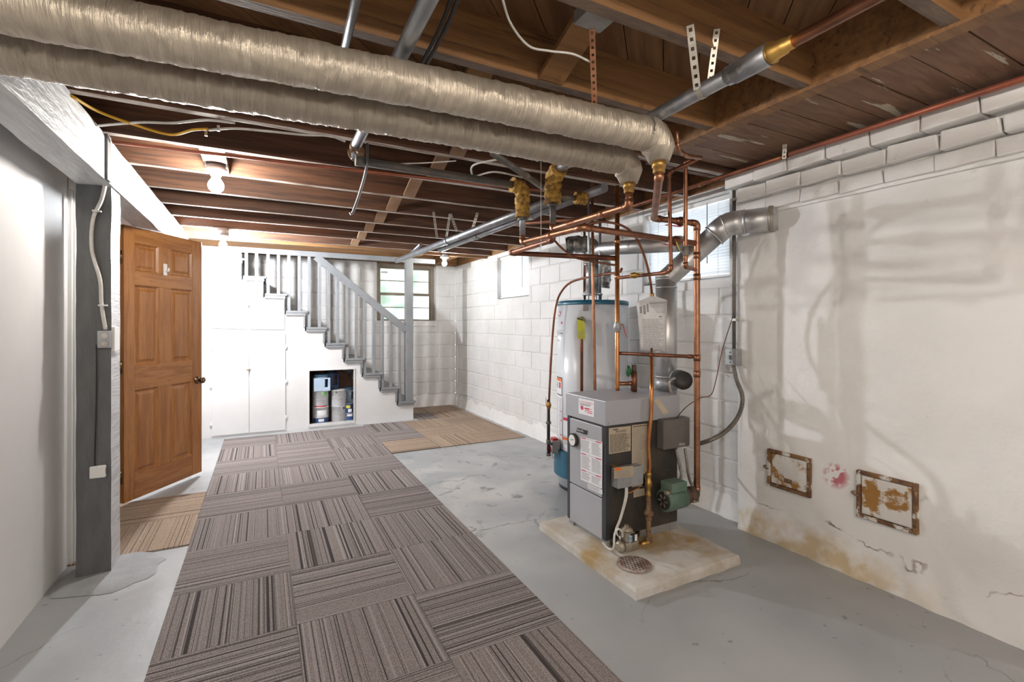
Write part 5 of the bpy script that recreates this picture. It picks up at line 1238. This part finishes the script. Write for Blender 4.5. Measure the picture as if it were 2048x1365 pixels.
for k, u in enumerate((1169, 1200)):
    p = D(u, 590, 3.95 if k == 0 else 3.75)
    pipe('water_pipe', ('left', 'right')[k]+' vertical water pipe rising from the heater top', [(p.x, p.y, 1.485), (p.x, p.y, 2.19)], .0105, 'copper_dark' if k == 0 else 'steel', fit=False, ends=((0, .08),))
# relief valve with yellow tag and discharge pipe
ph = math.radians(14); zr = zat(640, 14)
rvp = HP(ph, zr, HR)
tp = thing('tank_relief_valve', 'tank relief valve with yellow tag and copper discharge pipe', 'valve', rvp)
MB().lathe(rvp, [(.016, 0), (.016, .03), (.024, .032), (.024, .06), (.012, .066)], 12, axis=hd(ph)).put('valve', 'iron_pipe', tp)
cpt = rvp+hd(ph)*.045; MB().sweep([cpt, cpt-Vector((0, 0, .06)), Vector((cpt.x, cpt.y, .45))], .0115, 12).put('discharge_pipe', 'copper_dark', tp)
q0 = cpt+hd(ph)*.026+Vector((0, 0, .02)); s_ = Vector((CA, -SA, 0))
tgq = [q0-s_*.028, q0+s_*.026+Vector((0, 0, -.015)), q0+s_*.034-Vector((0, 0, .165)), q0-s_*.022-Vector((0, 0, .16))]
paper(tp, 'yellow_tag', tgq, hd(ph), 'tag_yellow', [(.05, .95, .02, .10, 'ink')]+lines(.1, .9, .62, .95, 7, 'ink_soft', .3), off=.002)
# gas line to the heater
kg = gc+rad*.02+tn*.0; dk = 3.72
p0, p1_ = D(1093, 912, dk), D(1097, 800, dk)
gl = thing('heater_gas_pipe', 'black iron gas pipe with drip leg beside the water heater', 'pipe', p0)
MB().cyl((p1_.x, p1_.y, p0.z), (p1_.x, p1_.y, p1_.z), .0125, 12).put('tube', 'black_metal', gl)
for v, rr_, hh in ((910, .018, .02), (884, .018, .035), (846, .021, .02)): z = D(1095, v, dk).z; MB().lathe((p1_.x, p1_.y, z-hh/2), [(rr_*.9, 0), (rr_, .003), (rr_, hh-.003), (rr_*.9, hh)], 10).put('fitting', 'iron_pipe', gl)
z = D(1095, 884, dk).z; MB().cyl((p1_.x, p1_.y, z), gc+rad*.0+Vector((0, 0, z-gc.z))*.0, .011, 10).put('branch', 'iron_pipe', gl)
ball_valve(D(1097.5, 811, dk), (0, 0, 1), .012, 'orange', 'gas cock with orange lever on the heater gas pipe', (0, 0, 1), 'brass', .06, (-.022*CA, .022*SA, .0))
cable('copper_tube', 'soft copper gas tube arching from the heater gas cock to the risers', [D(1098, 803, dk), D(1101, 740, dk), D(1106, 660, dk), D(1112, 612, dk-.02), D(1122, 585, dk-.05), D(1142, 565, dk-.1), D(1180, 554, dk-.25), D(1215, 548, dk-.4), D(1238, 545, dk-.5), D(1244, 537, dk-.5)], .0085, 'copper_dark', cat='pipe', seg=10)
# damper motor
dm0, dm1 = D(1356, 757, 3.06), D(1372, 764, 2.90)
dmp = thing('damper_motor', 'black round vent damper motor beside the flue', 'motor', dm0)
dd_ = (dm1-dm0).normalized()
MB().lathe(dm0, [(.052, .02), (.057, .028), (.057, .11), (.055, .114), (.0, .114)], 28, axis=dd_).put('housing', 'black_metal', dmp)
MB().cyl(dm0-dd_*.04, dm0+dd_*.03, .05, 24).put('mount_plate', 'galv_box', dmp)
flexhose('flexible_conduit', 'short spiral conduit curling below the damper motor', [D(1350, 757, 2.95), D(1340, 763, 2.93), D(1340, 778, 2.93), D(1346, 792, 2.95), D(1350, 800, 2.98)], .0075, 'flex_light')
# wall conduit, switch and flexible conduit
XQ = XC-.02
wc = thing('wall_conduit', 'dark conduit running down the corner of the chimney wall', 'conduit', W(1468, 700, X=XQ))
yq = W(1468, 600, X=XQ).y
MB().cyl((XQ, yq, W(1468, 700, X=XQ).z), (XQ, yq, 2.24), .011, 12).put('tube', 'iron_pipe', wc)
for v in (640, 400): z = W(1468, v, X=XQ).z; MB().box(XQ-.014, XC+.003, yq-.025, yq+.015, z-.008, z+.008).put('clamp', 'strap_metal', wc)
sw = thing('switch_box', 'grey metal switch box on the chimney wall corner', 'switch', W(1467, 735, X=XQ))
z0, z1 = W(1467, 731, X=XQ).z, W(1467, 698, X=XQ).z
MB().box(XC-.055, XC-.002, yq-.045, yq+.04, z0, z1).put('box', 'galv_box', sw, bevel=.004)
MB().box(XC-.062, XC-.055, yq-.004, yq+.006, (z0+z1)/2-.015, (z0+z1)/2+.012).put('toggle', 'box_grey', sw)
for f_ in (.2, .8): MB().cyl((XC-.055, yq, z0+(z1-z0)*f_), (XC-.058, yq, z0+(z1-z0)*f_), .004, 8).put('screw', 'black_metal', sw)
flexhose('flexible_conduit', 'long spiral conduit curving from the wall switch to the boiler', [Vector((XC-.028, yq, z0)), W(1473, 760, X=XC-.03), W(1485, 795, X=XC-.03), W(1478, 830, X=XC-.05), W(1455, 860, d=2.95), W(1425, 879, d=2.88), W(1392, 890, Y=2.10)], .0125, 'flex', .011)
# cleanout doors in the chimney wall
def cleanout(pix, label):
    q = [W(u, v, X=XC-.012) for (u, v) in pix]; y0, y1 = max(q[0].y, q[3].y), min(q[1].y, q[2].y)
    z1 = (q[0].z+q[1].z)/2; z0 = (q[2].z+q[3].z)/2
    t = thing('cleanout_door', label, 'hatch', (XC-.012, (y0+y1)/2, z0), 'chimney cleanout doors'); f = .018
    for (a, b_, c, d) in ((y0, y0-f, z0, z1), (y1+f, y1, z0, z1), (y0-f, y1+f, z0, z0+f), (y0-f, y1+f, z1-f, z1)):
        MB().box(XC-.022, XC+.012, min(a, b_), max(a, b_), c, d).put('frame', 'rust', t, bevel=.003)
    MB().box(XC-.015, XC+.01, y1+f+.004, y0-f-.004, z0+f+.004, z1-f-.004).put('plate', 'rust_plate', t, bevel=.004)
    MB().box(XC-.017, XC-.013, y1+f+.012, y0-f-.012, z0+f+.012, z1-f-.012).put('raised_panel', 'rust_plate', t, bevel=.003)
    MB().sweep(smoothpts([Vector((XC-.02, y0+.006, (z0+z1)/2+.006)), Vector((XC-.026, y0+.018, (z0+z1)/2)), Vector((XC-.024, y0+.004, (z0+z1)/2-.010)), Vector((XC-.022, y0-.012, (z0+z1)/2-.008))], 5), .005, 8).put('latch', 'rust_metal', t)
    for f_ in (.22, .8): MB().cyl((XC-.024, y1+.004, z0+(z1-z0)*f_-.014), (XC-.024, y1+.004, z0+(z1-z0)*f_+.014), .006, 10).put('hinge', 'rust_metal', t)
    return t, y0, y1, z0, z1
t, y0, y1, z0, z1 = cleanout(((1535.8, 897.4), (1622, 918), (1621, 998), (1536.6, 969.6)), 'smaller rusty iron cleanout door nearer the boiler')
ym, zm = (y0+y1)/2, z0+(z1-z0)*.27; MB().box(XC-.019, XC-.0168, ym-.024, ym+.024, zm-.013, zm+.013).put('keyhole_plate', 'rust_metal', t)
cleanout(((1714, 943), (1834, 965), (1836, 1076), (1717, 1029)), 'larger rusty iron cleanout door nearer the camera')

# ------------------------------------------------------------------ straps, wires and small ceiling things
tocam = lambda p: (Vector((0, 0, CAMH))-Vector(p))
def pstrap(label, a, b_, w_, m_='strap_metal'): a, b_ = Vector(a), Vector(b_); strap('hanger_strap', label, a, b_, w_, tocam((a+b_)/2).cross(b_-a).cross(b_-a)*-1, m_, 'hanger straps')
gl_ = lambda v: Vector((g1.x, v, gz))
ps = Vector((g1.x, g1.y, gz)).lerp(gE, .125)
pstrap('wide silver perforated strap holding the grey steel pipe', W(1380, 50, Y=1.124), Vector((ps.x-.029, ps.y, ps.z-.005)), .024)
pstrap('narrow strap behind the wide one on the grey steel pipe', W(1434, 58, Y=1.124), Vector((ps.x+.030, ps.y, ps.z+.01)), .020)
mb = MB(); vs = []
for k in range(9): a = math.pi+math.pi*k/8; vs += [(ps.x+.0285*math.cos(a), ps.y-.012, ps.z+.0285*math.sin(a)), (ps.x+.0285*math.cos(a), ps.y+.012, ps.z+.0285*math.sin(a))]
mb.add(vs, [(k*2, k*2+2, k*2+3, k*2+1) for k in range(8)], 0, True).put('strap_loop', 'strap_metal', label='strap loop under the grey steel pipe', cat='strap')
cs0 = W(1184, 58, Z=2.30); csy = e1.y+.061*(e1.x-W(1188, 210, Y=1.5).x)
pstrap('copper coloured perforated strap holding the tan wrapped pipe', cs0, W(1189, 210, Y=csy), .020, 'strap_copper')
pstrap('left half of the V strap on the wall pipe', W(1561, 224, X=XW-.02), W(1570, 305, X=XW-.015), .020)
pstrap('right half of the V strap on the wall pipe', W(1574, 220, X=XW-.022), W(1568, 318, X=XW-.017), .020)
for (u0, v0, u1, v1, lb) in ((867, 424, 874, 476, 'long strap on the far grey pipe'), (900, 428, 893, 474, 'left leg of the far V strap'), (901, 428, 914, 464, 'right leg of the far V strap'), (955, 426, 945, 458, 'short strap on the second grey pipe')):
    a = W(u0, v0, Z=2.26); b_ = W(u1, v1, Z=2.125); pstrap(lb, a, b_, .022)
Zc = lambda u, v, z=2.235: W(u, v, Z=z)
cable('ceiling_cable', 'thin white wire drooping below the near joists to the copper strap', [Zc(1003, -8), Zc(1022, 48), Zc(1058, 92), Zc(1100, 102), Zc(1145, 108), Zc(1181, 124)], .0038, 'cable_white')
cable('ceiling_cable', 'yellow cable sagging from the white beam', [Zc(143, 192), Zc(195, 222), Zc(262, 247), Zc(340, 269), Zc(385, 260), Zc(415, 258)], .0065, 'cable_yellow')
cable('ceiling_cable', 'white cable crossing from the beam above the yellow one', [Zc(190, 252), Zc(280, 245), Zc(345, 246), Zc(410, 240), Zc(470, 246)], .006, 'cable_white')
cable('ceiling_cable', 'white cable running right from the yellow cable end', [Zc(418, 260), Zc(470, 257), Zc(540, 263), Zc(610, 270), Zc(660, 272), Zc(690, 283)], .006, 'cable_white')
for k in range(2): cable('ceiling_cable', ('left', 'right')[k]+' black cable crossing above the wrapped pipes', [Zc(905+k*14, -10, 2.21), Zc(880+k*12, 55, 2.21), Zc(836+k*10, 142, 2.21), Zc(800+k*8, 210, 2.21)], .0065, 'cable_black', group='black cables')
cable('ceiling_cable', 'pale looped cable below the joists near the iron pipe', [Zc(1000, 318), Zc(948, 330), Zc(944, 348), Zc(952, 352), Zc(990, 344), Zc(1050, 356)], .006, 'cable_white')
cable('ceiling_cable', 'thin white wire under the far joists', [Zc(790, 328), Zc(850, 326), Zc(912, 322)], .004, 'cable_white')
pc = D(1082, 335, 2.62); pcb = D(1082, 490, 2.62)
t = thing('pull_cord', 'thin white pull cord hanging beside the copper headers', 'cord', pcb)
MB().cyl(pc+Vector((0, 0, .06)), pcb, .0016, 6).put('cord', 'cable_white', t)
MB().lathe(pcb-Vector((0, 0, .012)), [(.003, 0), (.005, .006), (.003, .014)], 8).put('bead', 'plastic_white', t)
MB().lathe(pc+Vector((0, 0, .05)), [(.03, 0), (.05, .02), (.055, .035)], 18).put('lampholder', 'porcelain', t)
cable('hanging_rod', 'bent thin steel conduit hanging below the far joists', [Zc(735, 288, 2.2), D(733, 336, 2.35), D(720, 385, 2.5), D(706, 424, 2.62), D(700, 428, 2.62)], .007, 'steel', cat='rod')
ep = W(1192, 42, Z=2.30)
t = thing('ceiling_box', 'square metal electrical box up between the near joists', 'electrical box', ep)
MB().box(ep.x-.055, ep.x+.055, ep.y-.05, ep.y+.05, 2.30, 2.345).put('box', 'galv_box', t, bevel=.003)
MB().box(ep.x-.16, ep.x-.02, ep.y-.025, ep.y+.025, 2.345, 2.37).put('bracket', 'joist_warm', t)
for (u, v) in ((412, 262), (437, 252)): p = Zc(u, v, 2.25); MB().box(p.x-.006, p.x+.006, p.y-.004, p.y+.004, 2.225, 2.252).put('cable_staple', 'strap_metal', label='metal staple holding the %s cable' % ('yellow' if u < 430 else 'white'), cat='staple')
